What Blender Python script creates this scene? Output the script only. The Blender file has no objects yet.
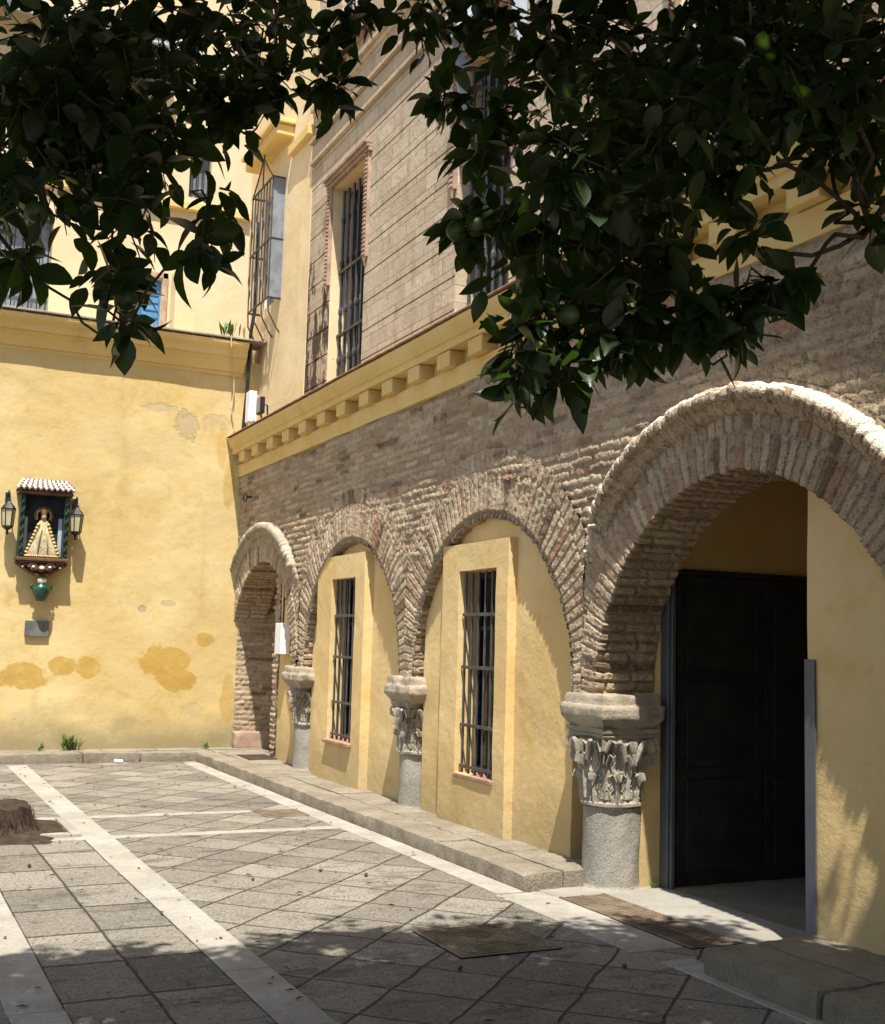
import bpy, math, random
import numpy as np
from mathutils import Matrix, Vector
rng = np.random.default_rng(7)
random.seed(7)
S = bpy.context.scene
COL = S.collection

# ------------------------------------------------------------------ camera, light, exposure
cam_d = bpy.data.cameras.new('camera')
cam = bpy.data.objects.new('camera', cam_d)
COL.objects.link(cam)
CR_ = [[0.8998516364314919, -0.07177281247708808, -0.4302507359676387],
       [-0.43535893092057604, -0.0866980875309645, -0.8960725656363809],
       [0.027011732252098943, 0.9936458649879251, -0.10926235084940718]]
M = Matrix([r + [0] for r in CR_] + [[0, 0, 0, 1]])
M.translation = Vector((0, 0, 1.6))
cam.matrix_world = M
cam_d.sensor_fit = 'AUTO'
cam_d.sensor_width = 36
cam_d.lens = 42.15
cam_d.clip_start = 0.05
cam_d.clip_end = 500
S.camera = cam

TOSUN = Vector((-0.18, -0.42, 1.0)).normalized()
W = bpy.data.worlds.new('World')
S.world = W
W.use_nodes = True
wn = W.node_tree
bg = wn.nodes['Background']
sky = wn.nodes.new('ShaderNodeTexSky')
sky.sky_type = 'NISHITA'
sky.sun_disc = False
sky.sun_elevation = math.asin(TOSUN.z)
sky.sun_rotation = math.atan2(TOSUN.x, TOSUN.y)
sky.air_density = 1.0
sky.dust_density = 1.5
wn.links.new(sky.outputs[0], bg.inputs[0])
bg.inputs[1].default_value = 0.115
sun_d = bpy.data.lights.new('sun', 'SUN')
sun_d.energy = 5.0
sun_d.angle = math.radians(0.53)
sun_d.color = (1.0, 0.955, 0.87)
sun = bpy.data.objects.new('sun', sun_d)
sun.rotation_euler = TOSUN.to_track_quat('Z', 'Y').to_euler()
sun.location = (-2, -5, 14)
COL.objects.link(sun)
S.view_settings.view_transform = 'Standard'
S.view_settings.look = 'None'
S.view_settings.exposure = 0.9
S.view_settings.gamma = 1.0
S.view_settings.use_curve_mapping = False
S.render.engine = 'CYCLES'
S.cycles.max_bounces = 8
S.cycles.diffuse_bounces = 5

# ------------------------------------------------------------------ noise
def _h(ix, iy, s):
    v = np.sin(ix * 127.1 + iy * 311.7 + s * 74.7) * 43758.5453
    return v - np.floor(v)
def vn(x, y, s=0):
    x = np.asarray(x, float); y = np.asarray(y, float)
    ix = np.floor(x); iy = np.floor(y); fx = x - ix; fy = y - iy
    fx = fx * fx * (3 - 2 * fx); fy = fy * fy * (3 - 2 * fy)
    a = _h(ix, iy, s); b = _h(ix + 1, iy, s); c = _h(ix, iy + 1, s); d = _h(ix + 1, iy + 1, s)
    return (a * (1 - fx) + b * fx) * (1 - fy) + (c * (1 - fx) + d * fx) * fy
def fb(x, y, s=0, o=4):
    t = 0; a = 1; n = 0
    for k in range(o):
        t = t + a * vn(x * 2 ** k, y * 2 ** k, s + k * 3.3); n += a; a *= .5
    return t / n
def sst(a, b, x):
    t = np.clip((x - a) / (b - a), 0, 1)
    return t * t * (3 - 2 * t)

# ------------------------------------------------------------------ mesh building
ORG = {}
SKEW = [False]
class MB:
    """collects vertices and faces of ONE mesh"""
    def __init__(s): s.v = []; s.f = []; s.n = 0; s.att = []; s.has = False
    def add(s, v, f, att=None):
        v = np.asarray(v, float).reshape(-1, 3)
        s.v.append(v)
        s.f.extend([tuple(int(i) + s.n for i in q) for q in f])
        s.att.append(np.zeros((len(v), 2)) if att is None else att)
        if att is not None: s.has = True
        s.n += len(v)
        return s
    def box(s, x0, x1, y0, y1, z0, z1):
        v = [(x, y, z) for x in (x0, x1) for y in (y0, y1) for z in (z0, z1)]
        return s.add(v, [(0, 1, 3, 2), (4, 6, 7, 5), (0, 4, 5, 1), (2, 3, 7, 6), (0, 2, 6, 4), (1, 5, 7, 3)])
    def bbox(s, x0, x1, y0, y1, z0, z1, b=.01):
        """box with bevelled edges"""
        vs = []
        for sx in (0, 1):
            for sy in (0, 1):
                for sz in (0, 1):
                    X = (x0, x1)[sx]; Y = (y0, y1)[sy]; Z = (z0, z1)[sz]
                    bx = b if sx == 0 else -b; by = b if sy == 0 else -b; bz = b if sz == 0 else -b
                    vs += [(X, Y + by, Z + bz), (X + bx, Y, Z + bz), (X + bx, Y + by, Z)]
        I = lambda a, c, d, k: (a * 4 + c * 2 + d) * 3 + k
        F = []
        for a in (0, 1):
            F.append([I(a, 0, 0, 0), I(a, 0, 1, 0), I(a, 1, 1, 0), I(a, 1, 0, 0)])
            F.append([I(0, a, 0, 1), I(0, a, 1, 1), I(1, a, 1, 1), I(1, a, 0, 1)])
            F.append([I(0, 0, a, 2), I(0, 1, a, 2), I(1, 1, a, 2), I(1, 0, a, 2)])
        for a in (0, 1):
            for c in (0, 1):
                F.append([I(a, c, 0, 0), I(a, c, 1, 0), I(a, c, 1, 1), I(a, c, 0, 1)])
                F.append([I(a, 0, c, 0), I(a, 1, c, 0), I(a, 1, c, 2), I(a, 0, c, 2)])
                F.append([I(0, a, c, 1), I(1, a, c, 1), I(1, a, c, 2), I(0, a, c, 2)])
                for d in (0, 1):
                    F.append([I(a, c, d, 0), I(a, c, d, 1), I(a, c, d, 2)])
        return s.add(vs, F)
    def tube(s, pts, r, n=6, r2=None, cap=True):
        pts = [Vector(p) for p in pts]
        rs = r if isinstance(r, (list, tuple)) else [r + ((r2 if r2 is not None else r) - r) * i / max(1, len(pts) - 1) for i in range(len(pts))]
        V = []; F = []
        up = Vector((0.13, 0.2, 1)).normalized()
        for i, p in enumerate(pts):
            d = (pts[min(i + 1, len(pts) - 1)] - pts[max(i - 1, 0)]).normalized()
            a = d.cross(up)
            if a.length < 1e-3: a = d.cross(Vector((1, 0, 0)))
            a.normalize(); b = d.cross(a)
            for k in range(n):
                t = 2 * math.pi * k / n
                V.append(p + (a * math.cos(t) + b * math.sin(t)) * rs[i])
        for i in range(len(pts) - 1):
            for k in range(n):
                F.append((i * n + k, i * n + (k + 1) % n, (i + 1) * n + (k + 1) % n, (i + 1) * n + k))
        if cap:
            F.append(tuple(range(n))[::-1]); F.append(tuple(range((len(pts) - 1) * n, len(pts) * n)))
        return s.add(V, F)
    def lathe(s, prof, c=(0, 0, 0), n=20, disp=None):
        """prof: list of (r, z); disp(theta, z) adds to the radius"""
        V = []; F = []; m = len(prof)
        for k in range(n):
            t = 2 * math.pi * k / n
            for r, z in prof:
                rr = r + (disp(t, z) if disp and r > 1e-4 else 0)
                V.append((c[0] + rr * math.cos(t), c[1] + rr * math.sin(t), c[2] + z))
        for k in range(n):
            k2 = (k + 1) % n
            for i in range(m - 1):
                F.append((k * m + i, k2 * m + i, k2 * m + i + 1, k * m + i + 1))
        return s.add(V, F)
    def grid(s, P, keep=None, att=None):
        """P: (n, m, 3) array; keep: (n-1, m-1) mask of faces"""
        n, m = P.shape[:2]
        idx = np.arange(n * m).reshape(n, m)
        q = np.stack([idx[:-1, :-1], idx[1:, :-1], idx[1:, 1:], idx[:-1, 1:]], -1)
        if keep is not None: q = q[keep]
        q = q.reshape(-1, 4)
        used = np.unique(q)
        re = np.full(n * m, -1); re[used] = np.arange(len(used))
        return s.add(P.reshape(-1, 3)[used], re[q].tolist(), None if att is None else att.reshape(-1, 2)[used])
    def prism(s, prof, y0, y1, fn):
        """closed profile list of (a, b) swept from y0 to y1; fn(a, b, y) gives the point"""
        n = len(prof)
        V = [fn(a, b, y0) for a, b in prof] + [fn(a, b, y1) for a, b in prof]
        F = [(i, (i + 1) % n, n + (i + 1) % n, n + i) for i in range(n)] + [tuple(range(n))[::-1], tuple(range(n, 2 * n))]
        return s.add(V, F)
    def panel(s, mp, u0, u1, v0, v1, holes=(), depth=.1, step=.25, sides=True):
        """flat wall with rectangular holes and reveals; mp(u, v, w): w is depth behind the face"""
        us = sorted({u0, u1, *[h[0] for h in holes], *[h[1] for h in holes]})
        vs = sorted({v0, v1, *[h[2] for h in holes], *[h[3] for h in holes]})
        def sub(L):
            o = []
            for a, b in zip(L[:-1], L[1:]):
                k = max(1, int(math.ceil((b - a) / step)))
                o += [a + (b - a) * i / k for i in range(k)]
            return np.array(o + [L[-1]])
        U = sub(us); V = sub(vs)
        P = np.array([[mp(u, v, 0) for v in V] for u in U], float)
        uc = (U[:-1] + U[1:]) / 2; vc = (V[:-1] + V[1:]) / 2
        keep = np.ones((len(uc), len(vc)), bool)
        for h in holes:
            keep &= ~(((uc > h[0]) & (uc < h[1]))[:, None] & ((vc > h[2]) & (vc < h[3]))[None, :])
        s.grid(P, keep)
        rects = list(holes) + ([(u0, u1, v0, v1)] if sides else [])
        ws = np.linspace(0, depth, max(2, int(depth / step) + 2))
        for a, b, c, d in rects:
            Uh = U[(U >= a - 1e-6) & (U <= b + 1e-6)]; Vh = V[(V >= c - 1e-6) & (V <= d + 1e-6)]
            for uu in (a, b): s.grid(np.array([[mp(uu, v, w) for w in ws] for v in Vh], float))
            for vv in (c, d): s.grid(np.array([[mp(u, vv, w) for w in ws] for u in Uh], float))
        return s
    def wobble(s, amp=.004, sc=4., seed=1):
        """uneven hand-made surface: same offset for equal points, so nothing cracks"""
        for a in s.v:
            x, y, z = a[:, 0].copy(), a[:, 1].copy(), a[:, 2].copy()
            q = np.round(np.stack([x, y, z], 1), 4)
            a[:, 0] += amp * (fb(q[:, 1] * sc + q[:, 0] * sc * .7, q[:, 2] * sc, seed, 3) - .5) * 2
            a[:, 1] += amp * (fb(q[:, 0] * sc + q[:, 2] * sc * .6, q[:, 1] * sc + q[:, 2] * sc * .5, seed + 9, 3) - .5) * 2
            a[:, 2] += amp * .7 * (fb(q[:, 0] * sc + 3.1, q[:, 1] * sc + q[:, 2] * sc * .4, seed + 17, 3) - .5) * 2
        return s
    def build(s, name, mat, parent=None, smooth=False):
        me = bpy.data.meshes.new(name)
        V = np.concatenate(s.v) if s.v else np.zeros((0, 3))
        o = ORG.get(parent.name, (0, 0, 0)) if parent else (0, 0, 0)
        if SKEW[0]: V[:, 0] += .0115 * (V[:, 1] - 7.)     # the arcade runs slightly out of square
        V = V - np.array(o)
        me.from_pydata(V.tolist(), [], s.f)
        if s.has:
            A = np.concatenate(s.att)
            for k, nm in enumerate(('tone', 'mort')):
                at = me.attributes.new(nm, 'FLOAT', 'POINT')
                at.data.foreach_set('value', A[:, k].astype(np.float32))
        if smooth:
            me.polygons.foreach_set('use_smooth', [True] * len(me.polygons))
        me.update()
        ob = bpy.data.objects.new(name, me)
        me.materials.append(mat)
        COL.objects.link(ob)
        if parent:
            ob.parent = parent
        ORG[ob.name] = o
        return ob
def fixn(ob):
    import bmesh
    bm = bmesh.new(); bm.from_mesh(ob.data)
    bmesh.ops.recalc_face_normals(bm, faces=bm.faces)
    bm.to_mesh(ob.data); bm.free()
    return ob
def thing(name, label, cat, loc=(0, 0, 0), group=None):
    o = bpy.data.objects.new(name, None)
    o.empty_display_size = .2
    COL.objects.link(o)
    o.location = loc
    ORG[o.name] = tuple(loc)
    return tag(o, label, cat, group)
def tag(o, label, cat, group=None):
    o['label'] = label; o['category'] = cat
    if group: o['group'] = group
    return o
def struct(o):
    o['kind'] = 'structure'
    return o

# ------------------------------------------------------------------ materials
class NT:
    def __init__(s, name, rough=.8, spec=.3):
        s.m = bpy.data.materials.new(name); s.m.use_nodes = True
        s.t = s.m.node_tree; s.b = s.t.nodes['Principled BSDF']
        s.b.inputs['Roughness'].default_value = rough
        s.b.inputs['Specular IOR Level'].default_value = spec
        g = s.t.nodes.new('ShaderNodeNewGeometry'); s.pos = g.outputs['Position']
    def n(s, t, **k):
        o = s.t.nodes.new(t)
        for a, b in k.items(): setattr(o, a, b)
        return o
    def L(s, a, b): s.t.links.new(a, b)
    def put(s, sock, v):
        if isinstance(v, bpy.types.NodeSocket): s.L(v, sock)
        else:
            if isinstance(v, (tuple, list)) and len(v) == 3 and sock.type == 'RGBA': v = (*v, 1)
            sock.default_value = v
    def math(s, op, a, b=0., c=0.):
        o = s.n('ShaderNodeMath', operation=op)
        for i, v in enumerate((a, b, c)): s.put(o.inputs[i], v)
        return o.outputs[0]
    def noise(s, scale, det=5, rough=.55, vec=None, dist=0.):
        o = s.n('ShaderNodeTexNoise'); s.L(vec or s.pos, o.inputs['Vector'])
        o.inputs['Scale'].default_value = scale; o.inputs['Detail'].default_value = det
        o.inputs['Roughness'].default_value = rough; o.inputs['Distortion'].default_value = dist
        return o.outputs['Fac']
    def vor(s, scale, vec=None, feat='F1', out='Distance'):
        o = s.n('ShaderNodeTexVoronoi', feature=feat); s.L(vec or s.pos, o.inputs['Vector'])
        o.inputs['Scale'].default_value = scale
        return o.outputs[out]
    def ramp(s, x, a, b, lo=0., hi=1.):
        o = s.n('ShaderNodeMapRange', interpolation_type='SMOOTHSTEP')
        s.put(o.inputs[0], x)
        for i, v in enumerate((a, b, lo, hi)): o.inputs[i + 1].default_value = v
        return o.outputs[0]
    def mix(s, f, a, b, mode='MIX'):
        o = s.n('ShaderNodeMix', data_type='RGBA', blend_type=mode)
        s.put(o.inputs[0], f); s.put(o.inputs[6], a); s.put(o.inputs[7], b)
        return o.outputs[2]
    def stretch(s, sx, sy, sz, rz=0.):
        o = s.n('ShaderNodeMapping'); s.L(s.pos, o.inputs['Vector'])
        o.inputs['Scale'].default_value = (sx, sy, sz); o.inputs['Rotation'].default_value = (0, 0, rz)
        return o.outputs[0]
    def sep(s, v=None):
        o = s.n('ShaderNodeSeparateXYZ'); s.L(v or s.pos, o.inputs[0]); return o.outputs
    def attr(s, nm):
        o = s.n('ShaderNodeAttribute', attribute_name=nm); return o.outputs['Fac']
    def bump(s, h, dist=.01, strength=1., prev=None):
        o = s.n('ShaderNodeBump'); o.inputs['Distance'].default_value = dist; o.inputs['Strength'].default_value = strength
        s.L(h, o.inputs['Height'])
        if prev: s.L(prev, o.inputs['Normal'])
        return o.outputs[0]
    def out(s, col=None, nrm=None, rough=None):
        if col is not None: s.put(s.b.inputs['Base Color'], col)
        if nrm is not None: s.L(nrm, s.b.inputs['Normal'])
        if rough is not None: s.put(s.b.inputs['Roughness'], rough)
        return s.m

def m_plaster(name, base, pale, ochre, dirt=.5, spots=(), peel=(), base_z=0.1, wave=1.):
    k = NT(name, .92, .15)
    x, y, z = k.sep()
    c = k.mix(k.ramp(k.noise(.9, 6, .6), .35, .68), base, pale)
    c = k.mix(k.ramp(k.noise(2.7, 6, .65, dist=.6), .5, .75, 0, .55), c, ochre)
    c = k.mix(k.ramp(k.noise(14, 5, .7), .45, .8, 0, .16), c, tuple(a * .55 for a in base))
    # drip marks running down
    c = k.mix(k.ramp(k.noise(1.6, 6, .6, vec=k.stretch(2.2, 2.2, .25)), .55, .8, 0, .28 * dirt), c, tuple(a * .62 for a in base))
    # rain splash dirt with a ragged upper edge along the foot of the wall
    zz = k.math('ADD', z, k.math('MULTIPLY', k.noise(1.7, 6, .7), -.75))
    c = k.mix(k.math('MULTIPLY', k.ramp(zz, base_z + .28, base_z - .35), .55 * dirt), c, (.20, .17, .10))
    h = k.math('MULTIPLY', k.noise(2.2, 5, .55), .8)
    h = k.math('ADD', h, k.math('MULTIPLY', k.noise(11, 5, .6), .35))
    h = k.math('ADD', h, k.math('MULTIPLY', k.noise(75, 4, .6), .10))
    warp = k.math('SUBTRACT', k.noise(5, 5, .65), .5)
    warp2 = k.math('SUBTRACT', k.noise(1.6, 3, .6), .5)
    def ell(cx, cy, cz, rx, rz):
        a = k.math('DIVIDE', k.math('SUBTRACT', x, cx), rx)
        if cy is not None: a = k.math('DIVIDE', k.math('SUBTRACT', y, cy), rx)
        b = k.math('DIVIDE', k.math('SUBTRACT', z, cz), rz)
        d = k.math('ADD', k.math('MULTIPLY', a, a), k.math('MULTIPLY', b, b))
        d = k.math('ADD', d, k.math('MULTIPLY', warp, 2.6))
        return k.math('ADD', d, k.math('MULTIPLY', warp2, 1.4))
    for (cx, cy, cz, rx, rz, f) in spots:
        c = k.mix(k.ramp(ell(cx, cy, cz, rx, rz), 1.12, .80, 0, f), c, k.mix(k.ramp(k.noise(7, 5, .7), .48, .75, 0, .6), ochre, base))
    for (cx, cy, cz, rx, rz, f) in peel:
        mk = k.ramp(k.math('ADD', ell(cx, cy, cz, rx, rz), k.math('MULTIPLY', k.math('SUBTRACT', k.noise(17, 5, .8), .5), 3.2)), 1.0, .8, 0, f)
        c = k.mix(mk, c, (.36, .29, .20))
        h = k.math('SUBTRACT', h, k.math('MULTIPLY', mk, .5))
    # small chips with a hard edge
    ch = k.math('MULTIPLY', k.ramp(k.noise(9, 4, .6), .70, .72), k.ramp(k.noise(1.3, 2), .52, .6))
    c = k.mix(k.math('MULTIPLY', ch, .7), c, (.40, .32, .22))
    h = k.math('SUBTRACT', h, k.math('MULTIPLY', ch, .35))
    return k.out(c, k.bump(h, .019 * wave, .8))

def m_brick(name='old_brick'):
    k = NT(name, .95, .1)
    t = k.attr('tone'); mo = k.attr('mort')
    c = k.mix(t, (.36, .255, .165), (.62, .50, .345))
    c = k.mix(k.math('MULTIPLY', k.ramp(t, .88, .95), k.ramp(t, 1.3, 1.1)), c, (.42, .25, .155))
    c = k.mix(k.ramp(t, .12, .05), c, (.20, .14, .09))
    pale_rim = k.ramp(t, 1.2, 1.7)  # highest tones turn paler, used on the hood's outer rim
    c = k.mix(mo, (.43, .345, .235), c)
    c = k.mix(k.ramp(k.noise(2.6, 7, .75), .50, .68, 0, .62), c, (.64, .54, .40))
    c = k.mix(k.ramp(k.noise(.9, 6, .72), .47, .70, 0, .42), c, (.29, .22, .15))
    c = k.mix(k.ramp(k.noise(9, 6, .75, vec=k.stretch(1, 1, 3.2)), .53, .66, 0, .6), c, (.16, .115, .075))
    c = k.mix(k.ramp(k.noise(30, 5, .78), .53, .68, 0, .6), c, (.12, .086, .056))
    c = k.mix(k.ramp(k.noise(52, 4, .75), .60, .72, 0, .6), c, (.68, .60, .47))
    c = k.mix(k.math('MULTIPLY', pale_rim, .9), c, (.72, .67, .57))
    h = k.math('ADD', k.noise(34, 7, .78), k.math('MULTIPLY', k.noise(120, 3, .7), .4))
    pit = k.ramp(k.vor(58), .0, .38, -.7, 0)
    return k.out(c, k.bump(k.math('ADD', h, pit), .016, 1.))

def m_stone(name, a, b, dark, sc=1., bump=.008, rough=.9, speck=.5):
    k = NT(name, rough, .2)
    c = k.mix(k.ramp(k.noise(2.3 * sc, 6, .65), .35, .68), a, b)
    c = k.mix(k.ramp(k.noise(7 * sc, 6, .7), .52, .75, 0, .6), c, dark)
    c = k.mix(k.ramp(k.noise(90 * sc, 3, .7), .54, .66, 0, speck), c, tuple(v * .45 for v in a))
    c = k.mix(k.ramp(k.noise(140 * sc, 2, .7), .60, .70, 0, speck), c, tuple(min(.8, v * 1.6) for v in b))
    h = k.math('ADD', k.noise(9 * sc, 6, .65), k.math('MULTIPLY', k.noise(60 * sc, 4, .7), .5))
    h = k.math('ADD', h, k.ramp(k.vor(55 * sc), 0, .3, -.5, 0))
    return k.out(c, k.bump(h, bump, .9))

def m_paint(name, col, rough=.5, spec=.4, metal=0., var=.25, bump=.001, wear=None):
    k = NT(name, rough, spec)
    k.b.inputs['Metallic'].default_value = metal
    c = k.mix(k.ramp(k.noise(6, 6, .65), .35, .7), tuple(v * (1 - var) for v in col), tuple(min(.95, v * (1 + var * .6)) for v in col))
    c = k.mix(k.ramp(k.noise(45, 4, .7), .6, .75, 0, .3), c, wear or tuple(v * .6 for v in col))
    return k.out(c, k.bump(k.noise(70, 4, .6), bump, .7), k.ramp(k.noise(9, 4), .3, .7, rough * .8, min(1, rough * 1.25)))

def m_paving():
    """diagonal and straight stone slabs with open joints; cells picked by zone"""
    k = NT('plaza_stone', .88, .25)
    x, y, z = k.sep()
    wob = k.math('MULTIPLY', k.math('SUBTRACT', k.noise(3.5, 3, .6), .5), .05)
    wob2 = k.math('MULTIPLY', k.math('SUBTRACT', k.noise(3.1, 3, .6, vec=k.stretch(1, 1, 1, 1.)), .5), .05)
    a = k.math('ADD', k.math('MULTIPLY', k.math('ADD', x, y), .7071 / .415), k.math('MULTIPLY', wob, 1 / .4))
    b = k.math('ADD', k.math('MULTIPLY', k.math('SUBTRACT', y, x), .7071 / .415), k.math('MULTIPLY', wob2, 1 / .4))
    a2 = k.math('ADD', k.math('DIVIDE', k.math('SUBTRACT', x, .90), .40), k.math('MULTIPLY', wob, 1.2))
    row_sh = k.math('MULTIPLY', k.math('SINE', k.math('MULTIPLY', k.math('FLOOR', a2), 12.9898)), 43.7)
    b2 = k.math('ADD', k.math('ADD', k.math('DIVIDE', y, .62), row_sh), k.math('MULTIPLY', wob2, 1.2))
    zone = k.math('MULTIPLY', k.math('GREATER_THAN', x, .69), k.math('LESS_THAN', x, 1.90))
    zone = k.math('MULTIPLY', zone, k.math('LESS_THAN', y, 9.85))
    lerp = lambda p, q: k.math('ADD', k.math('MULTIPLY', p, k.math('SUBTRACT', 1., zone)), k.math('MULTIPLY', q, zone))
    A = lerp(a, a2); B = lerp(b, b2)
    def edge(v):
        f = k.math('FRACT', v)
        return k.math('MINIMUM', f, k.math('SUBTRACT', 1., f))
    d = k.math('MINIMUM', edge(A), edge(B))
    dn = k.math('ADD', d, k.math('MULTIPLY', k.math('SUBTRACT', k.noise(24, 6, .75), .5), .075))
    joint = k.ramp(dn, .004, .026, 1, 0)
    cell = k.n('ShaderNodeTexWhiteNoise', noise_dimensions='2D')
    cv = k.n('ShaderNodeCombineXYZ'); k.L(k.math('FLOOR', A), cv.inputs[0]); k.L(k.math('FLOOR', B), cv.inputs[1])
    k.L(cv.outputs[0], cell.inputs['Vector'])
    cr = cell.outputs['Value']
    c = k.mix(cr, (.150, .134, .108), (.285, .258, .212))
    c = k.mix(k.ramp(k.noise(1.0, 6, .65), .42, .7, 0, .5), c, (.285, .242, .18))
    c = k.mix(k.ramp(k.noise(3.4, 8, .78), .50, .68, 0, .75), c, (.105, .092, .075))
    c = k.mix(k.ramp(k.noise(17, 5, .78), .53, .66, 0, .55), c, (.36, .325, .27))
    pit = k.ramp(k.noise(48, 4, .75), .56, .66)
    c = k.mix(k.math('MULTIPLY', pit, .8), c, (.055, .048, .04))
    c = k.mix(k.ramp(k.noise(120, 2, .7), .58, .68, 0, .75), c, (.48, .44, .38))
    # leaf stains and worn dark streaks across the far half
    st = k.ramp(k.noise(2.4, 6, .7, vec=k.stretch(.55, 1.5, 1)), .54, .64, 0, .62)
    c = k.mix(st, c, (.085, .075, .06))
    c = k.mix(k.math('MULTIPLY', joint, .85), c, (.045, .04, .03))
    h = k.math('ADD', k.math('MULTIPLY', k.noise(11, 5, .7), .8), k.math('MULTIPLY', k.noise(55, 5, .75), .9))
    h = k.math('SUBTRACT', h, k.math('MULTIPLY', pit, .5))
    h = k.math('SUBTRACT', h, k.math('MULTIPLY', joint, 1.3))
    h = k.math('ADD', h, k.math('MULTIPLY', cr, .55))
    return k.out(c, k.bump(h, .016, 1.))

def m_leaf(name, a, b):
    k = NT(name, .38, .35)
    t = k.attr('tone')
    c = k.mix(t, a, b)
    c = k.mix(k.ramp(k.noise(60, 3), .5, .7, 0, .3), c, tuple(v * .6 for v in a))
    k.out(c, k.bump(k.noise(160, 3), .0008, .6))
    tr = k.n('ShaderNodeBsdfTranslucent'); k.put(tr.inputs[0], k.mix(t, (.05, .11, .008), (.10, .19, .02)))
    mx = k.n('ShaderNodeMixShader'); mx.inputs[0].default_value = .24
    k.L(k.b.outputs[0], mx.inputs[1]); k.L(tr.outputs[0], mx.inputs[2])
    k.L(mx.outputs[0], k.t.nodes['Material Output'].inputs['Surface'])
    return k.m

def m_glass_dark(name, col, rough=.12):
    k = NT(name, rough, .5)
    return k.out(k.mix(k.ramp(k.noise(2.5, 4), .4, .65), col, tuple(v * 2.2 + .002 for v in col)), k.bump(k.noise(3, 2), .004, .4))

YEL = (.60, .425, .185); PALE = (.66, .50, .255); OCH = (.55, .335, .095)
MT = {}
MT['plaster'] = m_plaster('yellow_plaster', YEL, PALE, OCH, .8)
MT['back'] = m_plaster('back_wall_plaster', (.52, .385, .165), (.58, .455, .225), (.42, .265, .060), 1.35,
    spots=[(3.70, None, 1.28, .36, .20, .95), (3.86, None, 1.02, .26, .16, .95), (2.72, None, 1.17, .17, .15, .9), (2.40, None, 1.18, .18, .12, .9),
           (1.90, None, 1.05, .32, .17, .9), (4.24, None, 1.57, .14, .10, .85), (4.60, None, .75, .10, .36, .6), (4.36, None, 4.25, .07, .34, .45), (4.47, None, 3.75, .08, .36, .5)],
    peel=[(3.84, None, 4.50, .17, .20, .6), (3.46, None, 4.70, .24, .07, .45), (3.36, None, 1.96, .06, .05, .9), (4.10, None, .62, .16, .10, .3), (4.28, None, 4.58, .2, .12, .35),
          (3.72, None, 2.04, .09, .04, .6)])
MT['cornice'] = m_plaster('cornice_plaster', (.62, .44, .165), (.68, .51, .215), (.54, .345, .09), 1.1, base_z=-9, wave=.5)
MT['cream'] = m_plaster('cream_plaster', (.68, .52, .30), (.74, .60, .38), (.62, .44, .20), .7, base_z=-9, wave=.7)
MT['pale'] = m_plaster('pale_cream_plaster', (.56, .455, .285), (.62, .525, .36), (.54, .42, .24), .8, base_z=-9, wave=.7)
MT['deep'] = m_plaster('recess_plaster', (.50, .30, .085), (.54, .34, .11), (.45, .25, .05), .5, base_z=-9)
MT['brick'] = m_brick()
MT['granite'] = m_stone('kerb_granite', (.20, .168, .122), (.29, .25, .19), (.10, .08, .055), 1.3, .022, .92, .8)
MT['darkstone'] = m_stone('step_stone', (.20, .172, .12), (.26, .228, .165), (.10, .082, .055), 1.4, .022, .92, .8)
MT['column'] = m_stone('column_granite', (.25, .228, .19), (.34, .315, .27), (.17, .135, .09), 1., .010, speck=.9)
MT['capital'] = m_stone('carved_marble', (.27, .235, .18), (.37, .33, .265), (.11, .088, .06), 2., .006, speck=.25)
MT['impost'] = m_stone('impost_stone', (.32, .265, .19), (.42, .36, .275), (.16, .125, .09), 1.4, .016, speck=.5)
MT['pinkstone'] = m_stone('pinkish_stone', (.33, .225, .155), (.40, .295, .215), (.18, .125, .085), 1.4, .014)
MT['marble'] = m_stone('marble_strip', (.26, .238, .198), (.35, .328, .285), (.16, .138, .105), 1.0, .005, .8, .45)
MT['threshold'] = m_stone('threshold_granite', (.24, .222, .185), (.30, .28, .24), (.16, .14, .11), .7, .004, .8, .3)
MT['paving'] = m_paving()
MT['iron'] = m_paint('black_iron', (.022, .022, .024), .45, .5, .3, .3)
MT['greyiron'] = m_paint('grey_iron', (.075, .074, .08), .45, .5, .4, .3)
MT['steel'] = m_paint('grey_steel', (.085, .092, .108), .5, .5, .2, .12)
MT['door'] = m_paint('dark_door_paint', (.022, .0235, .020), .6, .2, .0, .35, .002)
MT['rust'] = m_paint('rusty_iron', (.17, .125, .085), .85, .2, .1, .35, .003)
MT['brass'] = m_paint('worn_bronze_plate', (.21, .165, .11), .8, .3, .1, .35, .003)
MT['terra'] = m_paint('terracotta_trim', (.43, .30, .215), .9, .15, 0, .3, .003)
MT['tile'] = m_paint('terracotta_sill', (.36, .215, .135), .9, .2, 0, .35, .003)
MT['white'] = m_paint('white_plastic', (.78, .78, .76), .5, .4, 0, .06)
MT['grey'] = m_paint('grey_sheet', (.36, .40, .45), .6, .3, 0, .15)
MT['plaque'] = m_paint('slate_plaque', (.13, .125, .12), .7, .3, 0, .3)
MT['blue'] = m_paint('blue_shutter', (.075, .22, .42), .7, .3, 0, .2, .003)
MT['glass'] = m_glass_dark('dark_pane', (.006, .0065, .007))
MT['paleglass'] = m_paint('pale_pane', (.20, .22, .25), .2, .5, 0, .25)
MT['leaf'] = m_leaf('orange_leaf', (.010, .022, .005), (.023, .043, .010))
MT['bark'] = m_stone('bark', (.06, .05, .036), (.10, .085, .06), (.03, .025, .018), 3, .02)
MT['twig'] = m_stone('twig_bark', (.04, .04, .022), (.07, .065, .04), (.025, .022, .015), 8, .003)
MT['fruit'] = m_paint('green_orange_skin', (.045, .075, .015), .45, .4, 0, .3, .002)
MT['green'] = m_paint('green_glaze', (.007, .055, .028), .25, .6, 0, .3)
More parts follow.
